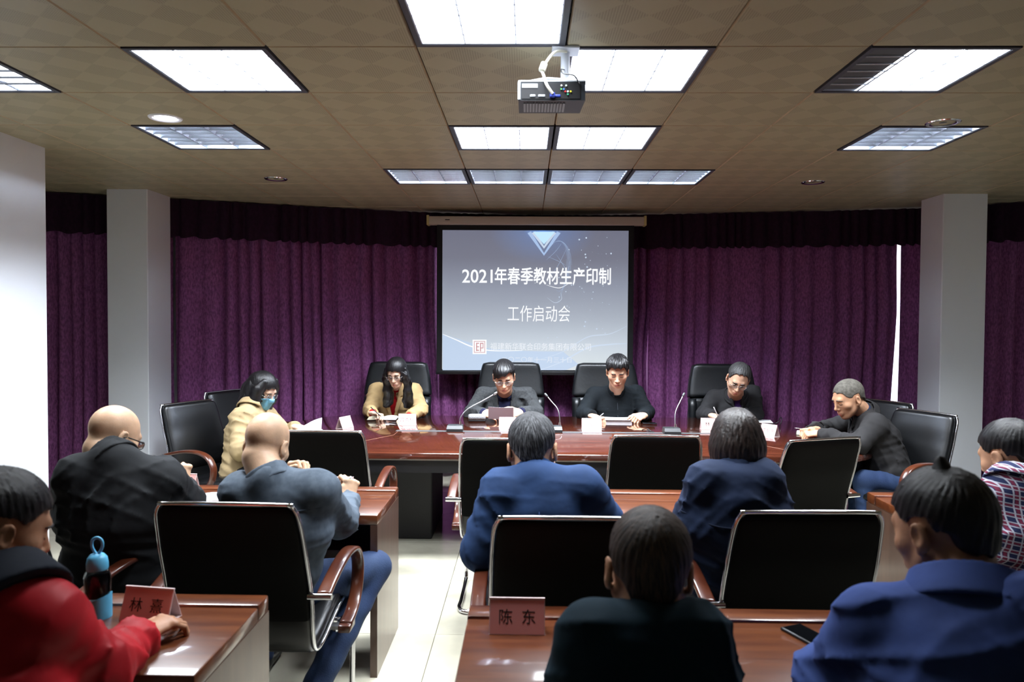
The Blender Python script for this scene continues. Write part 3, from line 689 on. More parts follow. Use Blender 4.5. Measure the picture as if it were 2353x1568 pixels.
        for a in range(8):
            for b_ in range(a+1,8):
                df = [offs[b_][q]-offs[a][q] for q in range(3)]
                if sum(abs(x) for x in df) != 1: continue
                cr_ = (cv[:,a] < 0) != (cv[:,b_] < 0); t = np.where(cr_, cv[:,a]/np.where(cr_, cv[:,a]-cv[:,b_], 1), 0)
                for q in range(3): pos[:,q] += np.where(cr_, offs[a][q]+t*df[q], 0)
                cnt += cr_
        v = idx+pos/np.maximum(cnt,1)[:,None]
        mp_ = -np.ones(act.shape, np.int64); mp_[act] = np.arange(len(idx)); F_ = []
        for ax in range(3):
            o = [0,0,0]; o[ax] = 1; A = ins[:n[0]-o[0],:n[1]-o[1],:n[2]-o[2]]; B = ins[o[0]:,o[1]:,o[2]:]; ch_ = np.argwhere(A != B)
            u, w = (ax+1)%3, (ax+2)%3
            ok = (ch_[:,u] > 0)&(ch_[:,w] > 0)&(ch_[:,u] < n[u]-1)&(ch_[:,w] < n[w]-1); ch_ = ch_[ok]; sg = A[tuple(ch_.T)]
            def g_(du,dw):
                q = ch_.copy(); q[:,u] -= du; q[:,w] -= dw; return mp_[tuple(q.T)]
            Q = np.stack([g_(1,1),g_(0,1),g_(0,0),g_(1,0)],1); Q[~sg] = Q[~sg][:,::-1]; F_.append(Q)
        F_ = np.concatenate(F_); F_ = F_[(F_ >= 0).all(1)]
        for _ in range(smooth):
            acc = np.zeros_like(v); cc = np.zeros(len(v))
            for i in range(4):
                np.add.at(acc, F_[:,i], v[F_[:,(i+1)%4]]); np.add.at(cc, F_[:,i], 1)
            v = v*.5+.5*acc/np.maximum(cc,1)[:,None]
        return v*s.vox+s.lo, F_
def strands(o, H, Rm, base):
    me = o.data; n = len(me.vertices); co = np.empty(n*3, np.float32); me.vertices.foreach_get('co', co); co = co.reshape(-1,3)+np.asarray(base)-H
    q = co@Rm; ax = nrm(V(0,-.45,.9)); c = q-V(0,-.045,.10); al = c@ax; e1 = V(1,0,0); e2 = np.cross(ax,e1); a = c@e1; b_ = c@e2; r_ = np.sqrt(a*a+b_*b_)+1e-6; ln = np.sqrt(a*a+b_*b_+al*al)
    at_ = me.attributes.new('strand','FLOAT_VECTOR','POINT'); v = np.stack([a/r_*7+.5*np.sin(ln*25), b_/r_*7+.4*np.sin(ln*31+1), ln*9],1)
    at_.data.foreach_set('vector', v.astype(np.float32).ravel())
def emesh(name, parts, m, parent, base):
    vs = []; fs = []; k = 0
    for v, f in parts:
        if len(v) == 0: continue
        vs.append(v); fs.append(np.asarray(f)+k); k += len(v)
    v = np.concatenate(vs)-np.asarray(base); f = np.concatenate(fs)
    me = bpy.data.meshes.new(name); me.vertices.add(len(v)); me.vertices.foreach_set('co', v.astype(np.float32).ravel())
    me.loops.add(len(f)*4); me.loops.foreach_set('vertex_index', f.astype(np.int32).ravel())
    me.polygons.add(len(f)); me.polygons.foreach_set('loop_start', np.arange(0,len(f)*4,4,dtype=np.int32))
    me.polygons.foreach_set('loop_total', np.full(len(f),4,np.int32)); me.polygons.foreach_set('use_smooth', np.ones(len(f),bool))
    me.update(calc_edges=True); me.materials.append(m)
    o = bpy.data.objects.new(name, me); COL.objects.link(o); o.parent = parent; return o
def headframe(az, pitch, roll):
    a, p, r_ = R(az), R(pitch), R(roll)
    f = V(math.sin(a)*math.cos(p), math.cos(a)*math.cos(p), -math.sin(p)); u = V(math.sin(a)*math.sin(p), math.cos(a)*math.sin(p), math.cos(p)); r = np.cross(f,u)
    u2 = u*math.cos(r_)+r*math.sin(r_); r2 = r*math.cos(r_)-u*math.sin(r_)
    return np.stack([r2,f,u2],1)          # columns: right, forward, up
SKULL = [((0,-.012,.036),(.077,.097,.088)),((0,.02,-.01),(.068,.074,.085))]
def head_prims(F, H, Rm, s, female=False, infl=0, skull_only=False):
    T = lambda p: H+Rm@(V(*p)*s)
    def E(c, r, k=.012, op='add', rot=None): F.ell(T(c), tuple((x+infl)*s for x in r), Rm if rot is None else Rm@rot, k*s, op)
    def C(a, b_, ra, rb, k=.01, op='add', side=None): F.cap(T(a), T(b_), (ra+infl)*s, (rb+infl)*s, k*s, op)
    for c, r in SKULL: E(c, r, .02)
    if skull_only:
        E((0,-.05,-.035),(.055,.048,.05),.03); return T
    jw = .92 if female else 1.0
    E((0,.03,-.06),(.055*jw,.055,.05),.02); E((0,.062,-.098),(.026*jw,.022,.02),.02)
    for sx in (-1,1):
        C((sx*.058*jw,-.0,-.045),(sx*.028*jw,.052,-.093),.016,.014,.02)
        E((sx*.046,.052,-.022),(.022,.022,.02),.02)
    C((-.03,.078,.024),(.03,.078,.024),.013,.013,.015)
    for sx in (-1,1):
        E((sx*.031,.100,.002),(.019,.014,.0125),.012,'sub')
        E((sx*.031,.0735,.001),(.0145,.0125,.0115),.005)
    C((0,.086,.012),(0,.105,-.030),.0075,.0105,.012); E((0,.103,-.034),(.011,.011,.009),.008)
    for sx in (-1,1): E((sx*.0125,.094,-.038),(.0075,.009,.0065),.006)
    E((0,.082,-.066),(.025,.016,.018),.012)
    C((-.019,.092,-.069),(.019,.092,-.069),.0022,.0022,.003,'sub')
    for sx in (-1,1):                    # ears
        q = Matrix.Rotation(R(sx*-16),3,'Z') @ Matrix.Rotation(R(-10),3,'X'); q = np.array(q, np.float32)
        E((sx*.083,-.012,-.006),(.0075,.019,.031),.005,'add',q); E((sx*.090,-.006,-.002),(.006,.010,.017),.006,'sub',q)
        E((sx*.080,-.004,-.032),(.007,.009,.010),.004)
    return T
def hand(F, wr, dr, pn, sd, curls=(40,42,45,48,20), s=1.0, spread=4, k=.004):
    """wr wrist point, dr direction of the hand, pn palm normal, sd +1 right hand / -1 left"""
    dr = nrm(dr); pn = nrm(np.asarray(pn,np.float32)-dr*float(np.dot(pn,dr))); th = nrm(np.cross(dr,pn))*sd; wr = np.asarray(wr,np.float32)
    P = lambda x,y,z: wr+s*(th*x+dr*y-pn*z)      # x toward thumb, y along, z toward back of hand
    F.cap(wr-dr*.03*s, P(0,.02,0), (.027*s,.021*s), (.030*s,.019*s), .01*s, side=th)
    F.cap(P(0,.02,0), P(0,.078,.001), (.030*s,.017*s), (.038*s,.0135*s), .012*s, side=th)
    F.cap(P(.018,.02,-.008), P(.03,.05,-.008), .015*s, .012*s, .012*s)
    for i,(bx,L3) in enumerate(((.029,(.040,.025,.021)),(.0095,(.045,.028,.022)),(-.0105,(.041,.026,.021)),(-.029,(.032,.020,.018)))):
        p = P(bx,.082-.004*(i==3)-.002*(i==0),.001); a = 0; r0 = .0092 if i < 3 else .0080
        F.ell(p+s*(-pn)*.002, (.0105*s,.0105*s,.0095*s), None, .008*s)
        sp_ = R(spread*(1.5-i))
        for j,l in enumerate(L3):
            a += R(curls[i])*(1,1.15,.75)[j]
            d = dr*math.cos(a)*math.cos(sp_)+pn*math.sin(a)+th*math.sin(sp_)*math.cos(a)
            q = p+d*l*s; F.cap(p, q, r0*s*(1-.07*j), r0*s*(1-.07*(j+1)), .0025*s); p = q
    p = P(.030,.030,-.006); a = R(38); b_ = R(curls[4])
    for j,l in enumerate((.036,.030,.024)):
        d = dr*math.cos(a)*math.cos(b_)+th*math.sin(a)*math.cos(b_)+pn*math.sin(b_)
        q = p+nrm(d)*l*s; F.cap(p, q, (.0125-.0012*j)*s, (.0118-.0014*j)*s, .004*s); p = q; a -= R(16); b_ += R(curls[4]*.5)
def skinmat(name, c, c2=None): 
    m = mat(name, c, .48, spec=.4, var=(14, c2 or tuple(int(x*.92) for x in c)), bump=(140,.05))
    b = m.node_tree.nodes['Principled BSDF']; b.inputs['Subsurface Weight'].default_value = .12; b.inputs['Subsurface Radius'].default_value = (.02,.008,.004); b.inputs['Subsurface Scale'].default_value = .3
    return m
SK1 = skinmat('skin_fair', (222,178,150)); SK2 = skinmat('skin_warm', (205,156,124)); SK3 = skinmat('skin_pale', (228,190,166))
SKB = skinmat('skin_shaven_scalp', (206,168,138),(178,146,120))
def hairmat(name, c, c2, rough=.45, bump=.35, spec=.5, lo=.42, hi=.62):
    m = mat(name, c, rough, spec=spec); nt = m.node_tree; b = nt.nodes['Principled BSDF']
    a = nt.nodes.new('ShaderNodeAttribute'); a.attribute_name = 'strand'; n = nt.nodes.new('ShaderNodeTexNoise'); n.inputs['Scale'].default_value = 4.5; n.inputs['Detail'].default_value = 4; n.inputs['Roughness'].default_value = .65
    nt.links.new(a.outputs['Vector'], n.inputs[0]); cr = nt.nodes.new('ShaderNodeValToRGB'); cr.color_ramp.elements[0].position = lo; cr.color_ramp.elements[1].position = hi
    cr.color_ramp.elements[0].color = s2l(c)+(1,); cr.color_ramp.elements[1].color = s2l(c2)+(1,); nt.links.new(n.outputs[0], cr.inputs[0]); nt.links.new(cr.outputs[0], b.inputs['Base Color'])
    bp = nt.nodes.new('ShaderNodeBump'); bp.inputs['Strength'].default_value = bump; bp.inputs['Distance'].default_value = .006; nt.links.new(n.outputs[0], bp.inputs['Height']); nt.links.new(bp.outputs[0], b.inputs['Normal']); return m
HAIRB = hairmat('black_hair', (13,12,14), (24,22,24), .4); HAIRG = hairmat('greying_hair', (34,34,37), (126,128,132), .6, .6, .3, .47, .72)
HAIRT = hairmat('thin_brown_hair', (24,20,18), (84,66,54), .5); HAIRD = hairmat('dark_brown_hair', (18,14,14), (46,34,30), .36); HAIRG2 = hairmat('dark_grey_hair', (30,30,31), (84,84,84), .5)
BUZZ = mat('buzzed_hair', (96,92,84), .8, var=(60,(70,66,60)), bump=(300,.3))
LIP = mat('lips', (176,104,96), .45); LASH = mat('lash_line', (40,26,22), .6); WIRE = mat('spectacle_wire', (205,205,210), .2, 1); WIREB = mat('dark_spectacle_frame', (20,20,24), .3)
GLASSM = mat('spectacle_lens', (235,240,245), .05, trans=.9, spec=.5, ior=1.05)
def sample(F, p):
    g_ = (np.asarray(p)-F.lo)/F.vox; i = np.clip(g_.astype(int),0,np.array(F.n)-2); f = g_-i; v = 0
    for a in (0,1):
        for b_ in (0,1):
            for c in (0,1): v += F.d[i[0]+a,i[1]+b_,i[2]+c]*(f[0] if a else 1-f[0])*(f[1] if b_ else 1-f[1])*(f[2] if c else 1-f[2])
    return v
def hair(F, H, Rm, s, kind, seed):
    """skull shell cut by a hairline; returns a filled field"""
    G = Field(H-.24*s if kind in('long',) else H-.17*s, H+.18*s, .0042 if kind != 'long' else .006)
    inf = {'buzz':.0035,'short':.012,'fade':.0095,'side':.014,'bob':.012,'long':.013,'thin':.0085,'crew':.018,'recede':.011}[kind]
    T = head_prims(G, H, Rm, s, infl=inf, skull_only=True)
    X,Y,Z = G.pts(G.full()); x,y,z = (((X-H[0])*Rm[0,i]+(Y-H[1])*Rm[1,i]+(Z-H[2])*Rm[2,i])/s for i in range(3))
    if kind == 'crew': G.ell(T((0,.02,.075)), tuple(q*s for q in (.072,.085,.062)), Rm, .02)
    if kind == 'side': G.ell(T((.0,.03,.07)), tuple(q*s for q in (.078,.078,.055)), Rm, .02)
    if kind == 'bob':
        G.ell(T((0,-.04,-.02)), tuple(q*s for q in (.096,.078,.095)), Rm, .03)
        for sx in (-1,1): G.ell(T((sx*.07,.0,-.03)), tuple(q*s for q in (.03,.05,.07)), Rm, .03)
    if kind == 'short': G.ell(T((0,-.03,.02)), tuple(q*s for q in (.09,.09,.09)), Rm, .02)
    tap = kind not in ('bob','long')
    # hairline heights along the head, front to back
    fy = {'buzz':(.068,.052),'recede':(.09,.078),'thin':(.075,.062),'crew':(.064,.055),'side':(.062,.048),'fade':(.06,.05)}.get(kind,(.062,.05))
    ys = [-.2,-.09,-.05,-.02,.012,.035,.062,.088,.2]
    ys = [-.2,-.09,-.055,-.040,-.030,.004,.018,.035,.062,.088,.2]; zs = [-.066,-.066,-.060,-.035,.026,.026,.010,.015,fy[1]+.004,fy[0]+.002,fy[0]+.01]
    if kind in ('buzz','fade'): zs = [-.054,-.054,-.05,-.03,.026,.026,.014,.02,fy[1],fy[0],.08]
    if kind in ('bob','long'): ys = [-.2,-.09,-.05,-.02,.012,.035,.062,.088,.2]; zs = [-.2,-.2,-.19,-.17,-.10,-.02,.03,.052,.06]
    hl = np.interp(y, ys, zs).astype(np.float32)
    if tap: hl = hl+.040*np.clip((np.abs(x)-.032)/.028,0,1)*np.clip((-.03-y)/.02,0,1)
    cut = (hl+.012*np.abs(np.sin(x*70+seed))-z)*.8*s
    if kind == 'side': cut = (hl-.028*np.clip((x+.01)/.06,-1,1)*(y>.04)+.006*np.sin(x*120)-z)*.8*s
    if kind == 'bob': cut = np.where(z < -.02, (y-(-.005+.03*np.clip((np.abs(x)-.06)/.02,0,1)))*.8*s, cut)
    if kind == 'long': cut = np.where(z < .045, np.maximum((.05+.012*np.sin(z*60)-np.abs(x))*.9*s*(y>.02)+(-.05)*(y<=.02), (y-.075)*.8*s), cut)
    if tap: G.d = G.d+(np.clip((hl+.06-z)/.06,0,1)*np.clip((.06-y)/.03,0,1)*(inf-.002)*.85*s).astype(np.float32)
    # strands
    ca_, sa_ = .894, -.447; yy = y+.045; zz = z-.10; bb = yy*ca_-zz*sa_; th_ = np.arctan2(bb, x); ln = np.sqrt(x*x+yy*yy+zz*zz)
    w = np.sin(34*th_+2.5*np.sin(ln*28+seed)+seed)+.8*np.sin(57*th_+2*np.sin(ln*40)+seed*2)+.5*np.sin(ln*150+6*np.sin(7*th_))
    amp = {'buzz':.0002,'short':.0015,'fade':.0011,'side':.0010,'bob':.0014,'long':.0010,'thin':.0010,'crew':.0030,'recede':.0010}[kind]
    G.d = G.d+amp*w.astype(np.float32)
    G.d = np.maximum(G.d, cut.astype(np.float32))
    return G, T

def person(label, hd, hrot, nk, pv, sL, sR, eL, eR, wL, wR, hL=None, hR=None, knees=None, feet=None, s=1.06, skin=None, hairk='short', hairm=None,
           top='jacket', topm=None, inner=None, pantsm=None, puff=0, female=False, glasses=None, gaze=True, fine=True, opening=None, lapel=None, collar=None, colm=None, cuff=None, folds=1.0, seed=1, name='person', wide=1.0, hs=None, seams=(), seamm=None, extra=None, vox=.009):
    skin = skin or SK1; hs = hs or s; A = lambda p: np.array(p, np.float32)
    hd,nk,pv,sL,sR,eL,eR,wL,wR = map(A,(hd,nk,pv,sL,sR,eL,eR,wL,wR))
    base = V(pv[0],pv[1],0); root = empty(name, tuple(float(x) for x in base)); tag(root, label, 'person')
    Rm = headframe(*hrot); H = hd
    # ---- torso frame
    side = nrm(sR-sL); mid = (sL+sR)/2; spine = nrm(mid-pv); front = nrm(np.cross(spine, side))*-1
    front = nrm(np.cross(spine, side)); 
    if float(np.dot(np.cross(side, V(0,0,1)), front)) > 0: front = -front
    fdir = nrm(np.cross(V(0,0,1), side))    # forward on the ground: up x right
    front = nrm(fdir-spine*float(np.dot(fdir,spine)))
    # ---- fine body piece: head and neck
    r_ = .2*s; lo = np.minimum(H-r_, nk-.09); hi = np.maximum(H+r_, nk+.09)
    F = Field(lo, hi, .0034 if fine else .0045)
    T = head_prims(F, H, Rm, hs, female)
    nr = (.048 if female else .057)*s
    F.cap(T((0,-.035,-.055)), nk, nr, nr*1.12, .02); parts = [F.mesh(1)]
    # ---- coarse slim trunk and limbs
    allp = np.stack([pv,sL,sR,eL,eR,wL,wR,nk]); kn = [A(k_) for k_ in knees] if knees else None
    if kn is None:
        g = V(fdir[0],fdir[1],0); kn = [pv+side*(-.11*s)+g*.44+V(0,0,.03), pv+side*(.11*s)+g*.44+V(0,0,.03)]
    ft = [A(f_) for f_ in feet] if feet else [k_+V(0,0,.09-k_[2])+nrm(V(fdir[0],fdir[1],0))*.03 for k_ in kn]
    B = Field(allp.min(0)-.16, allp.max(0)+.16, .013)
    hips = [pv+side*(-.09*s), pv+side*(.09*s)]
    B.cap(pv, mid-spine*.06, (.12*s,.08*s), (.13*s,.085*s), .03, side=side); B.cap(sL,sR,.035*s,.035*s,.03); B.cap(mid,nk,.05*s,.05*s,.03)
    for a,b_,c in ((sL,eL,wL),(sR,eR,wR)): B.cap(a,b_,.036*s,.032*s,.015); B.cap(b_,c,.032*s,.022*s,.012)
    parts.append(B.mesh(0))
    for hnd, wr, el, sd in ((hL,wL,eL,-1),(hR,wR,eR,1)):
        if hnd is None: continue
        dr = A(hnd[0]) if hnd[0] is not None else nrm(wr-el)
        HF = Field(wr-.21*s, wr+.21*s, .0036); hand(HF, wr, dr, A(hnd[1]), sd, hnd[2] if len(hnd) > 2 else (40,42,45,48,20), s)
        parts.append(HF.mesh(1))
    emesh('body', parts, skin, root, base)
    # ---- legs
    LG = Field(np.minimum(np.minimum(pv,kn[0]),np.minimum(kn[1],np.minimum(ft[0],ft[1])))-.16, np.maximum(np.maximum(pv,kn[0]),np.maximum(kn[1],np.maximum(ft[0],ft[1])))+.16, .013)
    LG.ell(pv+V(0,0,.01), (.165*s,.15*s,.11*s), None, .03)
    for h_,k_,f_ in zip(hips,kn,ft):
        LG.cap(h_,k_,.088*s,.066*s,.03,fa=.03,fn=4); LG.cap(k_,f_,.063*s,.048*s,.02,fa=.04,fn=5)
    emesh('trousers', [LG.mesh(1)], pantsm or MATS['dark_trousers'], root, base)
    for f_ in ft:
        g = nrm(V(fdir[0],fdir[1],0)); S = Field(f_+V(-.3,-.3,-.1), f_+V(.3,.3,.1), .011)
        S.cap(V(f_[0],f_[1],.045)-g*.05, V(f_[0],f_[1],.036)+g*.16, (.042,.045), (.044,.032), .02, side=np.cross(g,V(0,0,1))); S.cap(f_, V(f_[0],f_[1],.05), .045, .042, .02)
        S.d[:,:,S.ax[2] < .004] = 9; emesh('shoe', [S.mesh(1)], MATS['black_shoe'], root, base)
    # ---- upper garment
    t = .016+puff
    allq = np.stack([pv,sL,sR,eL,eR,wL,wR,nk]); JF = Field(allq.min(0)-.19, allq.max(0)+.19, vox)
    W = lambda q: q*s*wide
    waist = pv+spine*.16*s; chest = pv+(mid-pv)*.70
    def trunk(G, t):
        G.cap(pv-spine*.02, waist, (W(.150)+t,W(.115)+t), (W(.142)+t,W(.108)+t), .03, side=side, fa=.03*folds, fn=2, ph=seed)
        G.cap(waist, chest, (W(.142)+t,W(.108)+t), (W(.165)+t,W(.118)+t), .03, side=side, fa=.03*folds, fn=3, ph=seed*2)
        G.cap(chest, mid-spine*.055*s, (W(.165)+t,W(.118)+t), (W(.140)+t,W(.085)+t), .04, side=side, fa=.015*folds, fn=2, ph=seed)
        G.cap(sL-spine*.012, sR-spine*.012, .050*s+t, .050*s+t, .04)
        G.cap(sL*.55+sR*.45, nk+spine*.0, .052*s+t*.7, .050*s+t*.5, .045); G.cap(sR*.55+sL*.45, nk, .052*s+t*.7, .050*s+t*.5, .045)
        G.cap(sL, nk, .042*s+t, .045*s+t*.5, .04); G.cap(sR, nk, .042*s+t, .045*s+t*.5, .04)
        G.cap(mid-spine*.05-front*.03, nk-front*.01, (.085*s+t,.06*s+t), .05*s+t*.5, .04, side=side)
    trunk(JF, t)
    for a,b_,c,ph in ((sL,eL,wL,seed),(sR,eR,wR,seed+2)):
        JF.cap(a,b_,.054*s+t,.046*s+t,.03,fa=.028*folds,fn=3.5,ph=ph); JF.cap(b_,c,.046*s+t,.034*s+t*.8,.025,fa=.035*folds,fn=4,ph=ph*1.7)
    JF.noise(.0022*folds, 22, seed, .06); JF.crease(.0075*folds, seed, away=nk)
    X,Y,Z = JF.pts(JF.full())
    u = (X-nk[0])*side[0]+(Y-nk[1])*side[1]+(Z-nk[2])*side[2]; v_ = (X-nk[0])*spine[0]+(Y-nk[1])*spine[1]+(Z-nk[2])*spine[2]; w_ = (X-nk[0])*front[0]+(Y-nk[1])*front[1]+(Z-nk[2])*front[2]
    neckcut = Field(JF.lo, JF.lo+np.array(JF.n)*vox, vox); nax = nrm(T((0,-.035,-.055))-nk)
    neckcut.d = np.full(JF.n, 9., np.float32); neckcut.ax = JF.ax; neckcut.n = JF.n
    neckcut.cap(nk+nax*.0+front*.004, nk+nax*.2, nr*1.06, nr*1.3, .01)
    for wr, el in ((wL,eL),(wR,eR)):      # open sleeves at the cuff
        d_ = nrm(wr-el); pl = (X-wr[0])*d_[0]+(Y-wr[1])*d_[1]+(Z-wr[2])*d_[2]; near = ((X-wr[0])**2+(Y-wr[1])**2+(Z-wr[2])**2) < .10**2
        JF.d = np.where(near, np.maximum(JF.d, pl+.004), JF.d)
    full = JF.d.copy()
    if opening:
        depth, halfw = opening            # V opening: its length below the neck base and half width at the neck
        vv = (-v_)-(-.03); wd = halfw*np.clip(1-vv/depth, 0, 1)
        vm = np.where((w_ > .0)&(v_ < .12)&(v_ > -depth), np.abs(u)-wd, 9.0); JF.d = np.maximum(JF.d, -vm).astype(np.float32)
    JF.d = np.maximum(JF.d, -neckcut.d)
    emesh(top, [JF.mesh(1)], topm, root, base)
    for sname, sdir, pl, rad in seams:     # stitched seams, zips and piping following the cloth
        out = []
        for (a_,b_) in pl:
            y_ = .34
            while y_ > -.1:
                p_ = nk+side*(a_*s)+spine*(b_*s)+front*(sdir*y_)
                if sample(JF, p_) < 0: break
                y_ -= .004
            out.append(Vector(tuple(map(float,p_))))
        out = smoothpath(out, 3); MB().tube(out, rad, 6).build(sname, seamm or topm, root, smooth='all', shift=tuple(map(float,base)))
    if inner is not None:
        IF = Field(np.minimum(pv,np.minimum(sL,np.minimum(sR,nk)))-.14, np.maximum(pv,np.maximum(sL,np.maximum(sR,nk)))+.14, .009); trunk(IF, t-.0135); 
        IF.cap(nk, nk+nax*.035*s, nr*1.10, nr*1.12, .012)
        emesh(inner[0], [IF.mesh(1)], inner[1], root, base)
    if lapel and opening:
        depth, halfw = opening; LF = Field(JF.lo, JF.lo+np.array(JF.n)*vox, vox); LF.n = JF.n; LF.ax = JF.ax
        vv = (-v_)+.03; wd = halfw*np.clip(1-vv/depth,0,1); band = lapel[0]*np.clip(np.minimum(1.25-vv/depth, .45+vv/(depth*.35)),0,1)*(1-.55*(np.abs(vv-depth*.30) < .010))
        m2 = np.maximum(wd-.004-np.abs(u), np.abs(u)-wd-band); m2 = np.maximum(m2, np.where((w_ > .0)&(v_ < .05)&(v_ > -depth*.97), -9., 9.))
        LF.d = np.maximum(np.abs(full-.006)-.0088, m2).astype(np.float32); emesh('lapel', [LF.mesh(1)], lapel[1], root, base)
    if collar:
        ch_, crad, cth, flare = collar; CFd = Field(nk-.16, nk+.17, .0052); X2,Y2,Z2 = CFd.pts(CFd.full())
        c0 = nk+front*.004+nax*.004
        al = (X2-c0[0])*nax[0]+(Y2-c0[1])*nax[1]+(Z2-c0[2])*nax[2]; uu = (X2-c0[0])*side[0]+(Y2-c0[1])*side[1]+(Z2-c0[2])*side[2]; ff = (X2-c0[0])*front[0]+(Y2-c0[1])*front[1]+(Z2-c0[2])*front[2]
        rad = np.sqrt(np.maximum((X2-c0[0])**2+(Y2-c0[1])**2+(Z2-c0[2])**2-al**2,0)); tt = np.clip(al/ch_,-.2,1.2)
        rr_ = (crad+flare*(1-tt))*s*(1+.03*np.sin(np.arctan2(uu,ff)*3+seed)); CFd.d = np.maximum(np.abs(rad-rr_)-cth, np.maximum(-al-.015, al-ch_*(1-.0*ff))).astype(np.float32)
        gap = np.abs(np.arctan2(uu,ff)); CFd.d = np.maximum(CFd.d, np.where(gap < .35, .01, -9)).astype(np.float32) if opening or collar[0] > 0 and gaze else CFd.d
        if flare > .01:   # folded-down leaf
            al2 = al+.3*(rad-crad*s); r2 = (crad+.014+.9*flare*(1-tt)+.008)*s; CFd.d = np.minimum(CFd.d, np.maximum(np.maximum(np.abs(rad-r2)-cth, np.maximum(-al-.02, al-ch_+.002)), np.where(gap < .5, .01, -9))).astype(np.float32)
        emesh('collar', [CFd.mesh(1)], colm or topm, root, base)
    if cuff is not None:
        for wr, el in ((wL,eL),(wR,eR)):
            d_ = nrm(wr-el); C_ = Field(wr-.09, wr+.09, .006); C_.cap(wr-d_*.035, wr+d_*cuff[1], .037*s+t*.4, .034*s, .01, fa=.02); 
            X3,Y3,Z3 = C_.pts(C_.full()); pl = (X3-wr[0])*d_[0]+(Y3-wr[1])*d_[1]+(Z3-wr[2])*d_[2]; C_.d = np.maximum(C_.d, pl-cuff[1]); C_.d = np.maximum(C_.d, -pl-.03).astype(np.float32)
            emesh('cuff', [C_.mesh(1)], cuff[0], root, base)
    # ---- hair
    if hairk:
        G, _ = hair(F, H, Rm, hs, hairk, seed)
        hp = [G.mesh(1)]
        if extra is not None: hp += extra(T, s, G)
        strands(emesh('hair', hp, hairm or HAIRB, root, base), H, Rm, base)
    # ---- face details laid on the surface
    def surf(x, z, y0=.13):
        y = y0
        while y > .03:
            if sample(F, T((x,y,z))) < 0: break
            y -= .0015
        return y
    if gaze:
        for sx in (-1,1):
            pb = [T((sx*(.014+.034*q), surf(sx*(.014+.034*q), (.0225+.003*math.sin(2.2*q)-.0075*q*q))+.0005, (.0225+.003*math.sin(2.2*q)-.0075*q*q))) for q in np.linspace(0,1,6)]
            MB().tube([Vector(tuple(map(float,p))) for p in pb], [x*s*(.62 if female else 1) for x in (.0035,.0042,.0042,.0036,.0028,.0015)], 6).build('eyebrow', hairm or HAIRB, root, smooth='all', shift=tuple(map(float,base)))
            pe = [T((sx*(.018+.027*q), surf(sx*(.018+.027*q), -.0035-.004*math.sin(3.1*q))+.0004, -.0035-.004*math.sin(3.1*q))) for q in np.linspace(0,1,6)]
            MB().tube([Vector(tuple(map(float,p))) for p in pe], [x*s for x in (.001,.0019,.0022,.0022,.0018,.001)], 6).build('eyelashes', LASH, root, smooth='all', shift=tuple(map(float,base)))
        for zz,hw_,rr_ in ((-.0655,.019,.0038),(-.0728,.017,.0042)):
            pl_ = [T((hw_*q, surf(hw_*q, zz-.003*q*q)-.0008, zz-.003*q*q)) for q in np.linspace(-1,1,7)]
            MB().tube([Vector(tuple(map(float,p))) for p in pl_], [rr_*s*x for x in (.3,.7,1,.9,1,.7,.3)], 6).build('lip', LIP, root, smooth='all', shift=tuple(map(float,base)))
    if glasses:
        gm = MB(); lens = MB()
        yf = max(surf(.0,.004), .098)+.004
        for sx in (-1,1):
            rim = [(sx*.033+.0225*math.copysign(abs(math.cos(a))**.7,math.cos(a)), yf-.004-.10*abs(.0225*math.cos(a))*0, -.004+.0155*math.copysign(abs(math.sin(a))**.7,math.sin(a))) for a in np.linspace(0,2*math.pi,20,endpoint=False)]
            gm.tube([Vector(tuple(map(float,T(p)))) for p in rim], .0013*s, 6, closed=True)
            gm.tube([Vector(tuple(map(float,T(p)))) for p in ((sx*.055,yf-.004,.002),(sx*.073,yf-.02,.003),(sx*.0845,.0,.004),(sx*.083,-.02,-.008))], (.0012 if glasses is WIRE else .0022)*s, 6)
            n0 = len(rim); lens.add([Vector(tuple(map(float,T(p)))) for p in rim], [tuple(range(n0))])
        gm.tube([Vector(tuple(map(float,T(p)))) for p in ((-.011,yf-.003,0),(0,yf,.003),(.011,yf-.003,0))], .0013*s, 6)
        gl = gm.build('spectacles', glasses, root, smooth='all', shift=tuple(map(float,base))); lens.build('lens', GLASSM, gl, shift=tuple(map(float,base)))
    return root, T, Rm, base
mat('dark_trousers', (26,28,34), .8); mat('black_shoe', (18,18,18), .35); JEANS = mat('blue_jeans', (30,50,82), .85, bump=(200,.2), var=(9,(24,44,80)))
# ---------------------------------------------------------------- the people
def cloth(name, c, c2=None, rough=.85, sheen=.15, sc=7, bumps=(9,.5)): return mat(name, c, rough, spec=.25, sheen=sheen, var=(sc, c2 or tuple(int(x*.85) for x in c)), bump=bumps)
BEIGE = cloth('beige_trench_cloth', (186,158,114)); BEIGE2 = cloth('khaki_coat_cloth', (178,156,118)); RED = cloth('red_sweater', (168,18,26)); GREYS = cloth('grey_suit_wool', (64,66,68),(50,52,54),sc=60)
NAVYS = cloth('navy_shirt', (30,32,62)); FLEECE = cloth('black_fleece', (16,22,27)); DJ = cloth('charcoal_jacket', (42,42,44)); PURPS = cloth('purple_shirt', (58,28,92)); BLZ = cloth('black_blazer', (44,43,44)); BSH = cloth('blue_black_shirt', (28,40,70))
GREYJ = cloth('grey_blue_fleece', (84,94,106),(72,82,94),sc=40); BLKJ = cloth('black_jacket', (30,32,35)); BLUES = cloth('bright_blue_suit', (38,62,102)); NAVJ = cloth('navy_jacket', (28,40,66)); REDJ = cloth('red_jacket', (176,26,36),rough=.55); 
DKB = cloth('dark_blue_knit', (20,26,38)); TEAL = cloth('dark_teal_top', (16,44,58)); WORK = cloth('blue_work_cloth', (64,84,144))
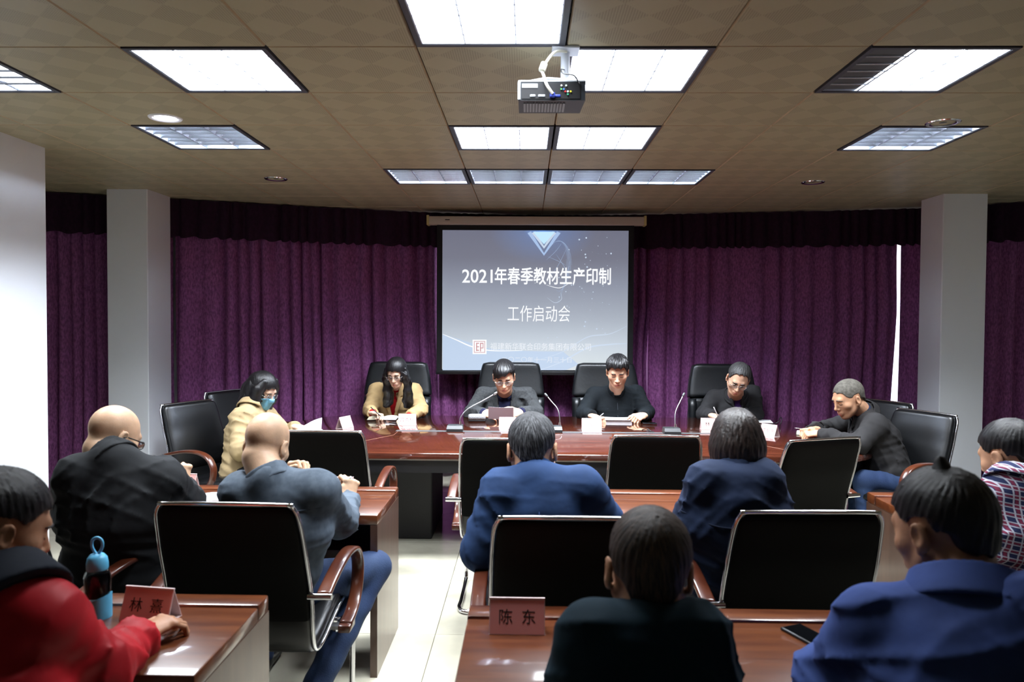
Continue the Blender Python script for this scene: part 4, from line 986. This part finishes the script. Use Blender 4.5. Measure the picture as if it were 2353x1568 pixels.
PLAID = mat('plaid_shirt', (34,42,84), .85); nt = PLAID.node_tree; b = nt.nodes['Principled BSDF']; N = nt.nodes.new; L = nt.links.new
tc = N('ShaderNodeTexCoord'); sp = N('ShaderNodeSeparateXYZ'); L(tc.outputs['Object'], sp.inputs[0])
def stripe(coord, per, w, ph=0):
    f = mnode('FRACT', mnode('ADD', mnode('DIVIDE', coord, per), ph), 0); return mnode('LESS_THAN', f, w)
ca = mnode('ADD', sp.outputs[0], mnode('MULTIPLY', sp.outputs[1], .25)); cb = mnode('ADD', sp.outputs[2], mnode('MULTIPLY', sp.outputs[0], .12))
wh = mnode('MAXIMUM', mnode('MAXIMUM', stripe(ca,.032,.10), stripe(cb,.032,.10)), mnode('MAXIMUM', stripe(ca,.032,.10,.4), stripe(cb,.032,.10,.4)))
rd_ = mnode('MAXIMUM', stripe(ca,.032,.22,.25), stripe(cb,.032,.22,.25))
m1 = N('ShaderNodeMix'); m1.data_type = 'RGBA'; L(mnode('MULTIPLY', rd_, .8), m1.inputs['Factor']); m1.inputs['A'].default_value = s2l((30,40,82))+(1,); m1.inputs['B'].default_value = s2l((130,34,62))+(1,)
m2 = N('ShaderNodeMix'); m2.data_type = 'RGBA'; L(mnode('MULTIPLY', wh, .85), m2.inputs['Factor']); L(m1.outputs['Result'], m2.inputs['A']); m2.inputs['B'].default_value = s2l((205,208,222))+(1,)
L(m2.outputs['Result'], b.inputs['Base Color'])
def P3(px,py,Y): return tuple(at(px,py,Y))
def PV(px,Y,z=.53):
    q = at(px,900,Y); return (q.x,Y,z)
DN = (0,0,-1)
# --- behind the table, facing us
def long_hair_front(T, s, G):
    out = []
    K = Field(G.lo-V(.05,.12,.26), G.lo+V(.42,.42,.42), .0065)
    def st(pts, r0, r1, k=.03):
        P = [T(p) for p in pts]
        for i in range(len(P)-1):
            a = r0+(r1-r0)*i/(len(P)-1); b_ = r0+(r1-r0)*(i+1)/(len(P)-1); K.cap(P[i],P[i+1],(a*s*1.1,a*s*.7),(b_*s*1.1,b_*s*.7),k)
    for sx in (-1,1):
        st([(sx*.074,.0,.04),(sx*.088,.02,-.05),(sx*.092,.045,-.15),(sx*(.10 if sx > 0 else .075),.05,-.24),(sx*(.118 if sx > 0 else .07),.05,-.30)], .026, .030)
        st([(sx*.07,-.03,.0),(sx*.085,-.01,-.10),(sx*.085,.02,-.2),(sx*.09,.03,-.28)], .03, .028)
        st([(sx*.066,.052,.035),(sx*.077,.042,.0),(sx*.084,.032,-.06)], .014, .022, .03)
    X,Y,Z = K.pts(K.full()); K.d += (.0010*(np.sin(X*260+3*np.sin(Z*18))+np.sin(Y*240+X*100))).astype(np.float32)
    return [K.mesh(1)]
person('woman with long black hair, glasses, beige trench coat and red sweater, writing', P3(911,857,6.64), (189,24,0), P3(906,893,6.86), PV(906,6.94), P3(950,897,6.92), P3(866,897,6.92), P3(967,941,6.74), P3(850,944,6.74), P3(940,958,6.50), P3(857,950,6.52),
    hL=((-.5,-.7,-.15),DN,(30,32,36,40,15)), hR=((.75,-.45,-.1),(.2,-.3,-1),(55,58,62,66,30)), skin=SK3, hairk='long', hairm=HAIRB, top='trench_coat', topm=BEIGE, inner=('sweater',RED), female=True, glasses=WIRE, opening=(.34,.062), lapel=(.055,BEIGE), collar=(.035,.062,.004,.014), s=1.04, seed=3, extra=long_hair_front, cuff=(RED,.004))
person('man in grey suit jacket and glasses reading a sheet of paper', P3(1158,866,6.60), (178,26,2), P3(1160,905,6.88), PV(1162,6.95), P3(1211,908,6.95), P3(1110,908,6.95), P3(1232,950,6.78), P3(1083,950,6.78), P3(1198,948,6.52), P3(1112,950,6.52),
    hL=((-.75,-.35,-.05),(-.3,.75,-.6),(30,34,38,42,10)), hR=((.75,-.35,-.05),(.3,.75,-.6),(30,34,38,42,10)), skin=SK1, hairk='side', hairm=HAIRB, top='suit_jacket', topm=GREYS, inner=('shirt',NAVYS), glasses=WIRE, opening=(.55,.072), lapel=(.05,GREYS), collar=(.04,.064,.005,.010), colm=NAVYS, s=1.14, seed=5, cuff=(NAVYS,.01))
person('man with short black hair in a black zip fleece, writing with a pen', P3(1419,855,6.60), (187,22,0), P3(1416,900,6.88), PV(1416,6.95), P3(1462,906,6.94), P3(1366,908,6.94), P3(1486,948,6.78), P3(1342,950,6.78), P3(1479,955,6.52), P3(1362,957,6.54),
    hL=((-.55,-.5,-.1),(-.5,.2,-.8),(62,64,66,70,25)), hR=((.65,-.5,-.15),(.3,-.1,-1),(60,62,66,70,30)), skin=SK1, hairk='crew', hairm=HAIRB, top='fleece_jacket', topm=FLEECE, inner=('undershirt',FLEECE), collar=(.085,.062,.007,.010), s=1.13, seed=8, seams=[('zip',1,[(0,-.02),(0,-.08),(0,-.16),(0,-.24)],.0022),('chest_logo',1,[(.075,-.13),(.085,-.128),(.105,-.122)],.0025)], seamm=cloth('zip_grey',(70,76,84)), wide=1.05)
person('man in charcoal jacket, purple shirt and glasses, head tilted while writing', P3(1696,872,6.56), (194,32,-14), P3(1690,912,6.84), PV(1684,6.93), P3(1728,904,6.88), P3(1642,914,6.92), P3(1736,952,6.74), P3(1618,952,6.78), P3(1700,958,6.50), P3(1638,956,6.54),
    hL=((-.9,-.2,-.05),DN,(40,42,46,50,20)), hR=((.5,-.6,-.1),(.3,-.2,-1),(58,60,64,66,28)), skin=SK1, hairk='recede', hairm=HAIRG2, top='jacket', topm=DJ, inner=('shirt',PURPS), glasses=WIRE, opening=(.38,.045), lapel=(.028,DJ), collar=(.05,.066,.006,.014), s=1.13, seed=11)
# --- at the table ends
def long_hair_side(T, s, G):
    K = Field(G.lo-V(.12,.12,.24), G.lo+V(.46,.46,.46), .0075)
    def st(pts, r0, r1, k=.04):
        P = [T(p) for p in pts]
        for i in range(len(P)-1):
            a = r0+(r1-r0)*i/(len(P)-1); b_ = r0+(r1-r0)*(i+1)/(len(P)-1); K.cap(P[i],P[i+1],a*s,b_*s,k)
    for sx in (-1,1): st([(sx*.05,.03,.08),(sx*.078,.025,.02),(sx*.082,.035,-.06),(sx*.08,.02,-.15),(sx*.07,-.01,-.24)], .030, .040)
    st([(0,-.06,.04),(0,-.09,-.05),(0,-.08,-.15),(.02,-.06,-.22),(.03,-.03,-.29)], .07, .045); st([(-.05,-.05,0),(-.06,-.05,-.12),(-.05,-.03,-.25)], .05, .04); st([(.05,-.05,0),(.065,-.04,-.12),(.06,-.0,-.26)], .05, .04)
    X,Y,Z = K.pts(K.full()); K.d += (.0010*(np.sin(X*220+3*np.sin(Z*18))+np.sin(Y*240+X*100))).astype(np.float32)
    return [K.mesh(1)]
mw = person('woman with long black hair, blue face mask and khaki coat, reading papers', P3(603,897,5.55), (112,26,0), P3(578,938,5.50), PV(560,5.42,.5), P3(608,955,5.68), P3(556,962,5.34), P3(655,1000,5.72), P3(552,1035,5.22), P3(682,982,5.60), P3(640,1015,5.10),
    hL=((.9,-.1,-.1),(0,.2,-1),(28,30,32,36,18)), hR=((.9,.1,-.05),DN,(25,28,30,34,15)), skin=SK3, hairk='long', hairm=HAIRB, top='coat', topm=BEIGE2, female=True, glasses=WIRE, opening=None, collar=(.04,.064,.005,.014), s=1.06, seed=13, extra=long_hair_side, wide=1.12, puff=.006, gaze=True)
MASK = mat('mask_blue', (120,190,226), .7, bump=(60,.15,1,1,6)); root, T, Rm, base = mw
MFd = Field(T((0,.06,-.05))-.12, T((0,.06,-.05))+.12, .004); head_prims(MFd, T((0,0,0)), Rm, 1.06, True, infl=.004); X,Y,Z = MFd.pts(MFd.full()); H_ = T((0,0,0)); x,y,z = (((X-H_[0])*Rm[0,i]+(Y-H_[1])*Rm[1,i]+(Z-H_[2])*Rm[2,i])/1.06 for i in range(3))
MFd.cap(T((0,.09,-.02)),T((0,.075,-.09)),.03,.032,.02)
MFd.d = np.maximum(MFd.d, np.maximum(np.maximum(z+.014+.12*np.abs(x), -.112-z), np.maximum(.02-y, np.abs(x)-.07))).astype(np.float32); emesh('face_mask', [MFd.mesh(1)], MASK, root, base)
for sx in (-1,1): MB().tube([Vector(tuple(map(float,T(p)))) for p in ((sx*.064,.05,-.03),(sx*.079,.02,-.012),(sx*.088,-.012,.012))], .0012, 5).build('mask_loop', PAPER, root, shift=tuple(map(float,base)))
person('man with shaved hair in a black blazer leaning on the table, seen side-on', P3(1950,917,5.30), (258,20,0), P3(1985,952,5.36), PV(2058,5.22,.50), P3(2012,978,5.14), P3(1972,962,5.54), P3(1972,1024,5.06), P3(1908,984,5.66), P3(1884,996,5.30), P3(1870,988,5.42),
    hL=((-.95,.1,-.1),(.1,.3,-1),(60,62,66,70,30)), hR=((-.9,-.4,0),(-.1,-.3,-1),(58,60,64,68,30)), knees=[P3(1985,1105,5.05),P3(1975,1090,5.42)], feet=[P3(1990,1215,5.0),P3(1965,1205,5.45)],
    skin=SK2, hairk='buzz', hairm=BUZZ, top='blazer', topm=BLZ, inner=('shirt',BSH), pantsm=JEANS, opening=(.36,.05), lapel=(.045,BLZ), collar=(.04,.066,.005,.013), s=1.10, seed=17, wide=1.08)
# --- middle row, backs to us
person('bald man in a grey fleece with hand at chin, holding a pen', P3(613,1024,2.93), (10,22,3), P3(620,1108,2.84), PV(622,2.95), P3(556,1130,2.86), P3(728,1126,2.86), P3(570,1190,3.24), P3(782,1198,3.10), P3(662,1112,3.16), P3(800,1152,3.38),
    hL=((.35,.05,.8),(.75,-.4,.1),(58,60,62,66,25)), hR=((.05,.35,.8),(-.7,.6,-.2),(62,64,68,70,32)), knees=[(-1.2,3.36,.50),(-.68,3.34,.50)], feet=[(-1.2,3.35,.09),(-.86,2.86,.09)], skin=SKB, hairk=None, top='fleece_jacket', topm=GREYJ, pantsm=JEANS, collar=(.045,.068,.006,.006), gaze=False, s=1.12, seed=21, seams=[('yoke_seam',-1,[(-.20,-0.075),(-.13,-0.075),(-.06,-0.075),(0,-0.075),(.06,-0.075),(.13,-0.075),(.20,-0.075)],.0042)], seamm=cloth('fleece_seam',(66,76,88)), wide=1.04, hs=1.03, puff=.003, cuff=(cloth('dark_grey_cuff',(50,56,66)),.006))
person('bald man with dark-framed glasses in a black jacket, fists raised at his desk', P3(262,1006,2.95), (32,24,-4), P3(262,1062,2.86), PV(270,2.93), P3(180,1095,2.82), P3(372,1100,2.90), P3(165,1185,3.08), P3(430,1158,3.12), P3(290,1175,3.40), P3(418,1118,3.38),
    hL=None, hR=((-.1,.2,.85),(-.5,.8,.1),(70,72,74,76,35)), skin=SKB, hairk=None, top='jacket', topm=BLKJ, collar=(.055,.070,.006,.008), glasses=WIREB, gaze=False, s=1.12, seed=23, hs=1.02, wide=1.1, puff=.006)
person('grey-haired man in a bright blue suit jacket, back to us', P3(1223,1034,2.92), (4,12,-2), P3(1228,1102,2.83), PV(1236,2.93), P3(1152,1128,2.80), P3(1338,1118,2.84), P3(1102,1268,2.76), P3(1388,1195,2.96), P3(1120,1195,3.22), P3(1372,1172,3.30),
    hL=None, hR=None, skin=SK2, hairk='fade', hairm=HAIRG, top='suit_jacket', topm=BLUES, collar=(.048,.062,.006,.009), gaze=False, s=1.12, seed=29, seams=[('centre_back_seam',-1,[(0,-.05),(0,-.12),(.002,-.2),(.0,-.28),(0,-.36)],.0032)], seamm=cloth('suit_seam',(22,44,84)), wide=1.06, puff=.004)
person('person with thick dark bobbed hair in a navy jacket, back to us', P3(1691,1020,2.93), (-4,20,2), P3(1690,1100,2.84), PV(1700,2.95), P3(1628,1106,2.82), P3(1752,1102,2.84), P3(1588,1185,3.0), P3(1778,1190,3.02), P3(1625,1178,3.32), P3(1740,1178,3.34),
    hL=None, hR=None, skin=SK2, hairk='bob', hairm=HAIRD, top='jacket', topm=NAVJ, collar=(.055,.062,.006,.0095), gaze=False, s=1.08, hs=1.03, seed=31, seams=[('yoke_seam',-1,[(-.20,-0.115),(-.13,-0.115),(-.06,-0.115),(0,-0.115),(.06,-0.115),(.13,-0.115),(.20,-0.115)],.0036),('back_pleat',-1,[(.012,-.12),(.014,-.17),(.016,-.24)],.004)], seamm=cloth('navy_seam',(20,30,50)), wide=1.04, puff=.003)
person('young man with short black hair in a red, white and navy plaid shirt', P3(2322,1050,2.82), (-22,16,0), P3(2342,1120,2.74), PV(2370,2.80), P3(2308,1130,2.76), P3(2462,1128,2.70), P3(2284,1216,2.98), P3(2480,1240,2.9), P3(2135,1148,3.28), P3(2400,1190,3.3),
    hL=((-.8,.3,.15),(.2,.5,-.7),(50,52,56,60,25)), hR=None, skin=SK2, hairk='fade', hairm=HAIRB, top='shirt', topm=PLAID, collar=(.04,.066,.005,.014), gaze=False, s=1.08, seed=37, wide=1.06)
# --- nearest row
person('man in a bright red jacket over a dark hood, at the lower left corner', P3(-6,1216,1.66), (38,18,0), P3(5,1400,1.56), (-1.24,1.50,.53), P3(-150,1400,1.62), P3(88,1424,1.58), P3(-120,1550,1.80), P3(222,1548,1.70), P3(30,1500,2.0), P3(322,1462,1.94),
    hL=None, hR=((.45,.85,.1),(0,.15,-1),(30,32,34,36,8)), skin=skinmat('skin_tan',(178,130,100)), hairk='fade', hairm=HAIRB, top='jacket', topm=REDJ, collar=(.07,.074,.012,.02), colm=DKB, cuff=(DKB,.022), gaze=True, s=1.06, seed=41, wide=1.12, puff=.008, folds=1.3, vox=.008)
person('man with thinning dark hair in a dark teal top, back to us, bottom centre', P3(1491,1312,1.60), (4,10,2), P3(1484,1472,1.52), (.255,1.46,.53), P3(1362,1462,1.50), P3(1590,1468,1.50), P3(1310,1600,1.66), P3(1640,1620,1.66), P3(1390,1560,1.88), P3(1590,1560,1.88),
    hL=None, hR=None, skin=skinmat('skin_tan_neck',(186,138,106)), hairk='thin', hairm=HAIRT, top='sweater', topm=TEAL, collar=(.03,.066,.005,.008), colm=DKB, gaze=False, s=1.06, seed=43, wide=1.04, vox=.008)
def tuft(T, s, G):
    K = Field(T((0,0,.12))-.08, T((0,0,.12))+.08, .004)
    K.cap(T((-.008,-.03,.095)),T((-.012,-.036,.140)),.034*s,.012*s,.015); K.cap(T((-.012,-.036,.13)),T((-.020,-.042,.152)),.014*s,.002*s,.008)
    return [K.mesh(1)]
person('man with black hair in a blue work jacket, back to us, lower right', P3(2166,1220,1.66), (-24,14,0), P3(2226,1392,1.56), (.98,1.46,.53), P3(2010,1435,1.62), P3(2400,1420,1.46), P3(1905,1580,1.72), P3(2480,1600,1.6), P3(2010,1545,2.0), P3(2300,1560,1.9),
    hL=None, hR=None, skin=skinmat('skin_tan_ear',(182,134,104)), hairk='fade', hairm=HAIRB, top='work_jacket', topm=WORK, collar=(.058,.074,.006,.022), gaze=False, s=1.07, seed=47, seams=[('yoke_seam',-1,[(-.20,-0.134),(-.13,-0.1361),(-.06,-0.1382),(0,-0.14),(.06,-0.1382),(.13,-0.1361),(.20,-0.134)],.0034)], seamm=cloth('work_seam',(50,68,124)), wide=1.14, puff=.012, folds=1.4, vox=.008, extra=tuft)
# ---------------------------------------------------------------- name cards
GCARD = 'folded name cards in clear stands'
def name_card(px, py, Y, az, w, body, face, ink, label, h=.092, size=.042, back=None, z=TZ):
    p = at(px, py, Y); r = empty('name_card', (p.x, Y, z), az_rot(az)+math.pi); tag(r, label, 'name card', GCARD)
    # local -Y faces the reader
    d = .036; back = back or ORANGEC; t = math.atan2(h, d)
    Mf = Matrix.Translation((0,-d,0)) @ Matrix.Rotation(t, 4, 'X'); Ls = math.hypot(h, d)
    MB().box(-w/2+.002,w/2-.002,.002,Ls-.006,-.0004,.0006,m=Mf).build('card_front', face, r)
    Mb = Matrix.Translation((0,d,0)) @ Matrix.Rotation(math.pi-t, 4, 'X')
    MB().box(-w/2+.002,w/2-.002,.002,Ls-.006,-.0006,.0004,m=Mb).build('card_back', back, r)
    m = MB(); m.box(-w/2,w/2,0,Ls,-.0024,-.0008,m=Mf); m.box(-w/2,w/2,0,Ls,.0008,.0024,m=Mb); m.box(-w/2,w/2,-d,d,0,.0015); m.box(-w/2,w/2,-.003,.003,h-.003,h+.001)
    m.build('acrylic_stand', ACRYL, r)
    if body: text_obj('card_lettering', body, size, ink, r, Mf @ Matrix.Translation((0,Ls*.46,.0009)), depth=.0002, offset=0)
    return r
name_card(792,990,6.02,112,.15,None,PINKF,INKP,'orange-edged name card standing end-on in front of the masked woman',back=ORANGEC)
name_card(936,980,6.22,180,.148,'曾秀枫',PINKF,INKP,'pink name card coloured as overexposed, with three characters before the long-haired woman',back=PINKF)
name_card(1168,985,6.06,180,.15,'叶      ',PINKF,INKP,'pink name card coloured as overexposed, half hidden by the grey-haired head in the middle row',back=PINKF)
name_card(1359,987,6.04,180,.158,'缪岳卫',PINKF,INKP,'pink name card coloured as overexposed, before the man in the black fleece',back=PINKF)
name_card(1631,983,6.12,180,.15,'林    ',PINKF,INK,'pink name card coloured as overexposed, partly hidden by the dark bobbed head',back=PINKF)
name_card(1768,997,5.78,235,.14,'李友洪',PINKF,INKP,'tilted name card with orange back before the shaved man at the right table end',back=ORANGEC,size=.036)
name_card(418,1139,3.74,184,.16,None,PINKC,INK,'pink name card behind the raised fists of the man in black')
name_card(775,1142,3.70,182,.165,'林  ',PINKC,INK,'pink name card beside the pen hand of the bald man in grey')
name_card(1612,1140,3.72,180,.16,None,PINKC,INK,'pink name card mostly hidden behind the navy jacket')
name_card(2114,1147,3.66,176,.17,'叶    ',PINKC,INK,'pink name card on the right middle desk beside the fingers of the plaid shirt man')
name_card(346,1436,2.145,188,.155,'林  熹',PINKC,INK,'red-pink name card with two characters next to the blue bottle')
name_card(1188,1462,2.10,180,.157,'陈  东',PINKC,INK,'red-pink name card with two characters on the bottom centre desk')
# ---------------------------------------------------------------- microphones
MICH = mat('mic_base', (38,40,42), .45)
def mic(px, py, Y, pts, label):
    p = at(px, py, Y); r = empty('gooseneck_microphone', (p.x,Y,TZ)); tag(r, label, 'microphone', 'gooseneck microphones on the conference table')
    m = MB(); w = .064
    m.loft([[Vector((s_*w*q, y, z)) for s_,y in ((-1,y0),(1,y0),(1,y1),(-1,y1))] for q,y0,y1,z in ((1,-.055,.055,0),(1,-.055,.055,.022),(.94,-.035,.052,.046),(.92,-.03,.05,.048))]); m.build('mic_base', MICH, r)
    MB().rbox(-.016,.012,-.032,-.012,.038,.048,.002).build('switch', STEEL, r)
    P = [Vector((0.0 if len(pts)==0 else pts[0][0]-p.x, .02, .045))]+[Vector((q[0]-p.x,q[1]-Y,q[2]-TZ)) for q in pts]
    P = smoothpath(P, 6); MB().tube(P, .0042, 8).build('gooseneck', STEEL, r, smooth='all')
    MB().lathe([(.001,.03),(.008,.03),(.01,.0),(.001,0)],12,m=Matrix.Translation((P[0].x,.02,.044))).build('neck_socket', CHROME, r, smooth=True)
    d = (P[-1]-P[-3]).normalized(); MB().tube([P[-1]-d*.005,P[-1]+d*.01,P[-1]+d*.03,P[-1]+d*.036], [.006,.0095,.0095,.005], 10).build('capsule', GREYP if px != 1046 else STEEL, r, smooth='all')
    return r
mic(1046,994,5.90,[tuple(at(1058,960,5.93)),tuple(at(1075,940,5.95)),tuple(at(1108,922,5.98)),tuple(at(1134,907,6.0))],'left gooseneck microphone bending right towards the man in grey')
mic(1273,994,5.90,[tuple(at(1286,960,5.93)),tuple(at(1281,940,5.95)),tuple(at(1268,924,5.98)),tuple(at(1258,912,6.0))],'middle gooseneck microphone bending left, beside the grey-haired head')
mic(1543,997,5.86,[tuple(at(1551,962,5.90)),tuple(at(1553,945,5.92)),tuple(at(1562,925,5.95)),tuple(at(1569,911,5.98))],'right gooseneck microphone beside the writing man in charcoal')
# ---------------------------------------------------------------- papers, notebooks, pens, phones
def sheet(pts, m, label, name='paper', cat='paper', parent=None, th=.0008, nx=6, ny=6, curl=0):
    """pts: four corners (world) a,b,c,d ; gently curled thin sheet"""
    a,b_,c,d = (Vector(p) for p in pts); o = (a+b_+c+d)/4; nn = (b_-a).cross(d-a).normalized(); g_ = []
    for j in range(ny+1):
        for i in range(nx+1):
            u, v = i/nx, j/ny; p = a*(1-u)*(1-v)+b_*u*(1-v)+c*u*v+d*(1-u)*v; g_.append(p+nn*curl*math.sin(math.pi*u)-o)
    n = (nx+1)*(ny+1); vs = g_+[p-nn*th for p in g_]; fs = []
    for j in range(ny):
        for i in range(nx):
            q = j*(nx+1)+i; f = (q,q+1,q+nx+2,q+nx+1); fs.append(f); fs.append(tuple(x+n for x in f[::-1]))
    rim = [i for i in range(nx+1)]+[(nx+1)*k+nx for k in range(1,ny+1)]+[(nx+1)*ny+i for i in range(nx-1,-1,-1)]+[(nx+1)*k for k in range(ny-1,0,-1)]
    for i in range(len(rim)): x, y = rim[i], rim[(i+1)%len(rim)]; fs.append((y,x,x+n,y+n))
    ob = MB().add(vs,fs).build(name, m, parent, smooth=True, loc=tuple(o) if parent is None else None)
    if parent is None: tag(ob, label, cat)
    return ob
def flat_rect(px, py, w, h, rz, z=TZ+.0012):
    p = atz(px, py, z); c_, s_ = math.cos(rz), math.sin(rz)
    return [(p.x+x*c_-y*s_, p.y+x*s_+y*c_, z) for x,y in ((-w/2,-h/2),(w/2,-h/2),(w/2,h/2),(-w/2,h/2))]
sheet([at(1122,963,6.40),at(1180,962,6.40),at(1180,937,6.33),at(1122,935,6.33)], PAPERG, 'sheet of paper held up by the man in the grey suit', curl=.006)
def pad(px, py, w, h, rz, m, label, th=.008, name='paper_stack', cat='papers', z=TZ):
    p = atz(px, py, z); o = MB().rbox(-w/2,w/2,-h/2,h/2,0,th,.0015,1).build(name, m, loc=(p.x,p.y,z+.0005)); o.rotation_euler = (0,0,rz); tag(o, label, cat); return o
pad(1424,963,.30,.22,.02,PAPER,'white papers lying before the man in the black fleece',.006)
pad(1745,969,.21,.20,-.2,PAPER,'white papers beside the writing man in charcoal',.005)
def notebook(px, py, rz, label, w=.14, h=.20, curl=.02, cov=BLACKP):
    p = atz(px,py,TZ); r = empty('notebook', (p.x,p.y,TZ), rz); tag(r, label, 'notebook')
    MB().rbox(-w,w,-h/2,h/2,.0005,.004,.001,1).build('cover', cov, r)
    for s_ in (-1,1):
        cc = curl if s_ < 0 else curl*.4
        rings = [[Vector((s_*x, y, z)) for y,z in ((-h/2+.004,.004),(h/2-.004,.004),(h/2-.004,.006+hh),(-h/2+.004,.006+hh))][::s_] for x,hh in ((.001,.004),(.03,.004+cc*.7),(.07,.004+cc),(.11,.004+cc*.6),(w-.006,.002))]
        MB().loft(rings).build('pages', CREAM if s_ < 0 else PAPER, r, smooth=True)
    return r
notebook(880,963,.05,'open notebook with curling pages before the long-haired woman',.13,.20,.03)
notebook(1866,999,-.35,'open white notebook under the hands of the shaved man',.12,.18,.008)
notebook(452,1152,.4,'open white notebook beside the man in the black jacket',.13,.19,.02,mat('orange_cover',(214,120,60),.6))
pad(786,1153,.12,.18,.1,PAPER,'white paper under the pen hand of the bald man in grey',.003)
sheet([at(652,996,5.62),at(738,992,5.72),at(740,960,5.90),at(690,985,5.86)], PAPER, 'white sheets of paper held by the masked woman', curl=.012)
pad(700,993,.26,.20,.2,PAPER,'white paper stack lying under the hand of the masked woman',.004)
def pen(a, b_, m, label):
    a, b_ = Vector(a), Vector(b_); d = (b_-a); o = a; r = empty('pen', tuple(o)); tag(r, label, 'pen')
    MB().tube([Vector((0,0,0)),d*.06,d*.12,d*.9,d], [.0008,.0028,.0042,.0046,.0040], 10).build('barrel', m, r, smooth='all')
    s_ = d.cross(Vector((0,0,1))).normalized()*.005; MB().tube([d*.97+s_,d*.72+s_], .0013, 6).build('clip', STEEL, r); return r
PENW = mat('white_pen', (232,232,236), .3); PENS = mat('silver_pen', (170,172,178), .25, .7)
pen(at(1368,966,6.42), at(1387,950,6.44), PENS, 'silver pen in the hand of the man in black fleece')
pen(at(1651,960,6.44), at(1640,936,6.42), PENW, 'white pen in the hand of the writing man in charcoal')
pen(at(876,958,6.44), at(852,936,6.46), BLACKP, 'dark pen in the hand of the long-haired woman')
pen(at(795,1150,3.46), at(806,1096,3.40), PENW, 'white pen held upright by the bald man in grey')
pen(at(1826,984,5.42), at(1876,991,5.42), PENS, 'silver pen held by the shaved man over his notebook')
pen(atz(893,972,TZ+.006), atz(912,974,TZ+.006), BLACKP, 'short black pen lying at the edge of the open notebook')
def phone(px, py, rz, label, w=.074, h=.155, z=TZ):
    p = atz(px,py,z); r = empty('phone', (p.x,p.y,z), rz); tag(r, label, 'phone')
    MB().rbox(-w/2,w/2,-h/2,h/2,.0004,.0085,.003).build('phone_body', mat('phone_shell',(40,40,44),.3,.5), r, smooth=True)
    MB().rbox(-w/2+.003,w/2-.003,-h/2+.004,h/2-.004,.008,.0092,.0006,1).build('phone_screen', mat('phone_glass',(10,11,13),.08,spec=.8), r); return r
phone(1862,1468,.42,'black phone on the nearest desk beside the blue work jacket')
phone(1493,974,1.5,'slim phone lying on the table right of the black fleece',.06,.12)
phone(735,992,1.2,'black phone lying under the papers of the masked woman')
# spectacle case
p = atz(1096,968,TZ); o = empty('spectacle_case', (p.x,p.y,TZ), .1); tag(o, 'grey speckled spectacle case beside the left microphone', 'case')
SPK = mat('speckled_grey', (150,150,152), .7, var=(160,(90,90,92)))
MB().loft([[Vector((x,.032*q*math.cos(a),.034+.030*q*math.sin(a)*(1 if math.sin(a)>0 else 1))) for a in [2*math.pi*k/18 for k in range(18)]] for x,q in ((-.078,.3),(-.074,.8),(-.06,1),(.06,1),(.074,.85),(.078,.4))]).build('case_body', SPK, o, smooth='all')
MB().rbox(-.074,.074,-.03,.03,.0005,.012,.004).build('case_base', BLACKP, o, smooth=True)
# loose cable by the table end and clips on the channel
def cable(pts, r_, m, label, name='cable'):
    P = smoothpath(pts,6); o = P[0].copy(); ob = MB().tube([q-o for q in P], r_, 6).build(name, m, smooth='all', loc=tuple(o)); tag(ob, label, 'cable'); return ob
q = atz(1788,975,TZ+.003)
cable([(q.x-.12,q.y-.02,TZ+.003),(q.x-.05,q.y,TZ+.003),(q.x,q.y,TZ+.02),(q.x+.015,q.y,TZ+.06),(q.x+.03,q.y,TZ+.05),(q.x+.02,q.y-.01,TZ+.01),(q.x+.005,q.y-.03,TZ+.003)], .0035, BLACKP, 'small loop of black cable standing on the table at the right')
q = atz(1486,991,TZ+.003)
cable([(q.x-.03,q.y+.05,TZ+.004),(q.x,q.y,TZ+.02),(q.x+.03,q.y-.02,TZ+.004),(q.x-.01,q.y-.04,TZ+.01),(q.x+.05,q.y-.05,TZ+.004)], .004, BLACKP, 'tangled cable end on the table channel left of the right microphone')
# bottle
p = at(225,1438,2.15); bt = empty('bottle', (p.x,2.15,TZ), 0); tag(bt, 'glass tea bottle with blue cap, loop handle and blue sleeve', 'bottle')
BL = mat('sky_blue_silicone', (92,176,216), .4); n = 28; W_ = .037
def slant(z0, z1): return [[Vector((W_*1.04*math.cos(2*math.pi*k/n),W_*1.04*math.sin(2*math.pi*k/n), z if not top_ else z+.016*math.cos(2*math.pi*k/n))) for k in range(n)] for z,top_ in ((z0,False),(z0+.006,False),(z1,True))]
mb = MB(); mb.loft(slant(.0005,.056)); mb.build('sleeve', BL, bt, smooth=True)
mb = MB(); mb.lathe([(.001,.062),(W_*.88,.062),(W_*.90,.118),(W_*.78,.130),(.001,.130)], n); mb.build('tea', mat('dark_tea', (74,22,10), .15, spec=.6), bt, smooth=True)
mb = MB(); mb.lathe([(W_*.97,.03),(W_*.98,.118),(W_*.84,.136),(W_*.72,.146),(W_*.70,.146),(W_*.80,.135),(W_*.93,.117),(W_*.92,.03)], n); mb.build('glass', mat('bottle_glass', (235,240,240), .03, trans=1, ior=1.1), bt, smooth=True)
mb = MB(); mb.lathe([(.001,.140),(W_*.76,.140),(W_*.80,.145),(W_*.80,.160),(W_*.72,.176),(W_*.5,.186),(.001,.19)], n); mb.build('cap', BL, bt, smooth=True)
lp = [(.0,0,.184),(-.010,0,.196),(-.016,0,.212),(-.013,0,.228),(0,0,.235),(.013,0,.228),(.016,0,.212),(.010,0,.196),(0,0,.184)]
MB().tube(smoothpath(lp,5), .0042, 10).build('carry_loop', BL, bt, smooth='all')
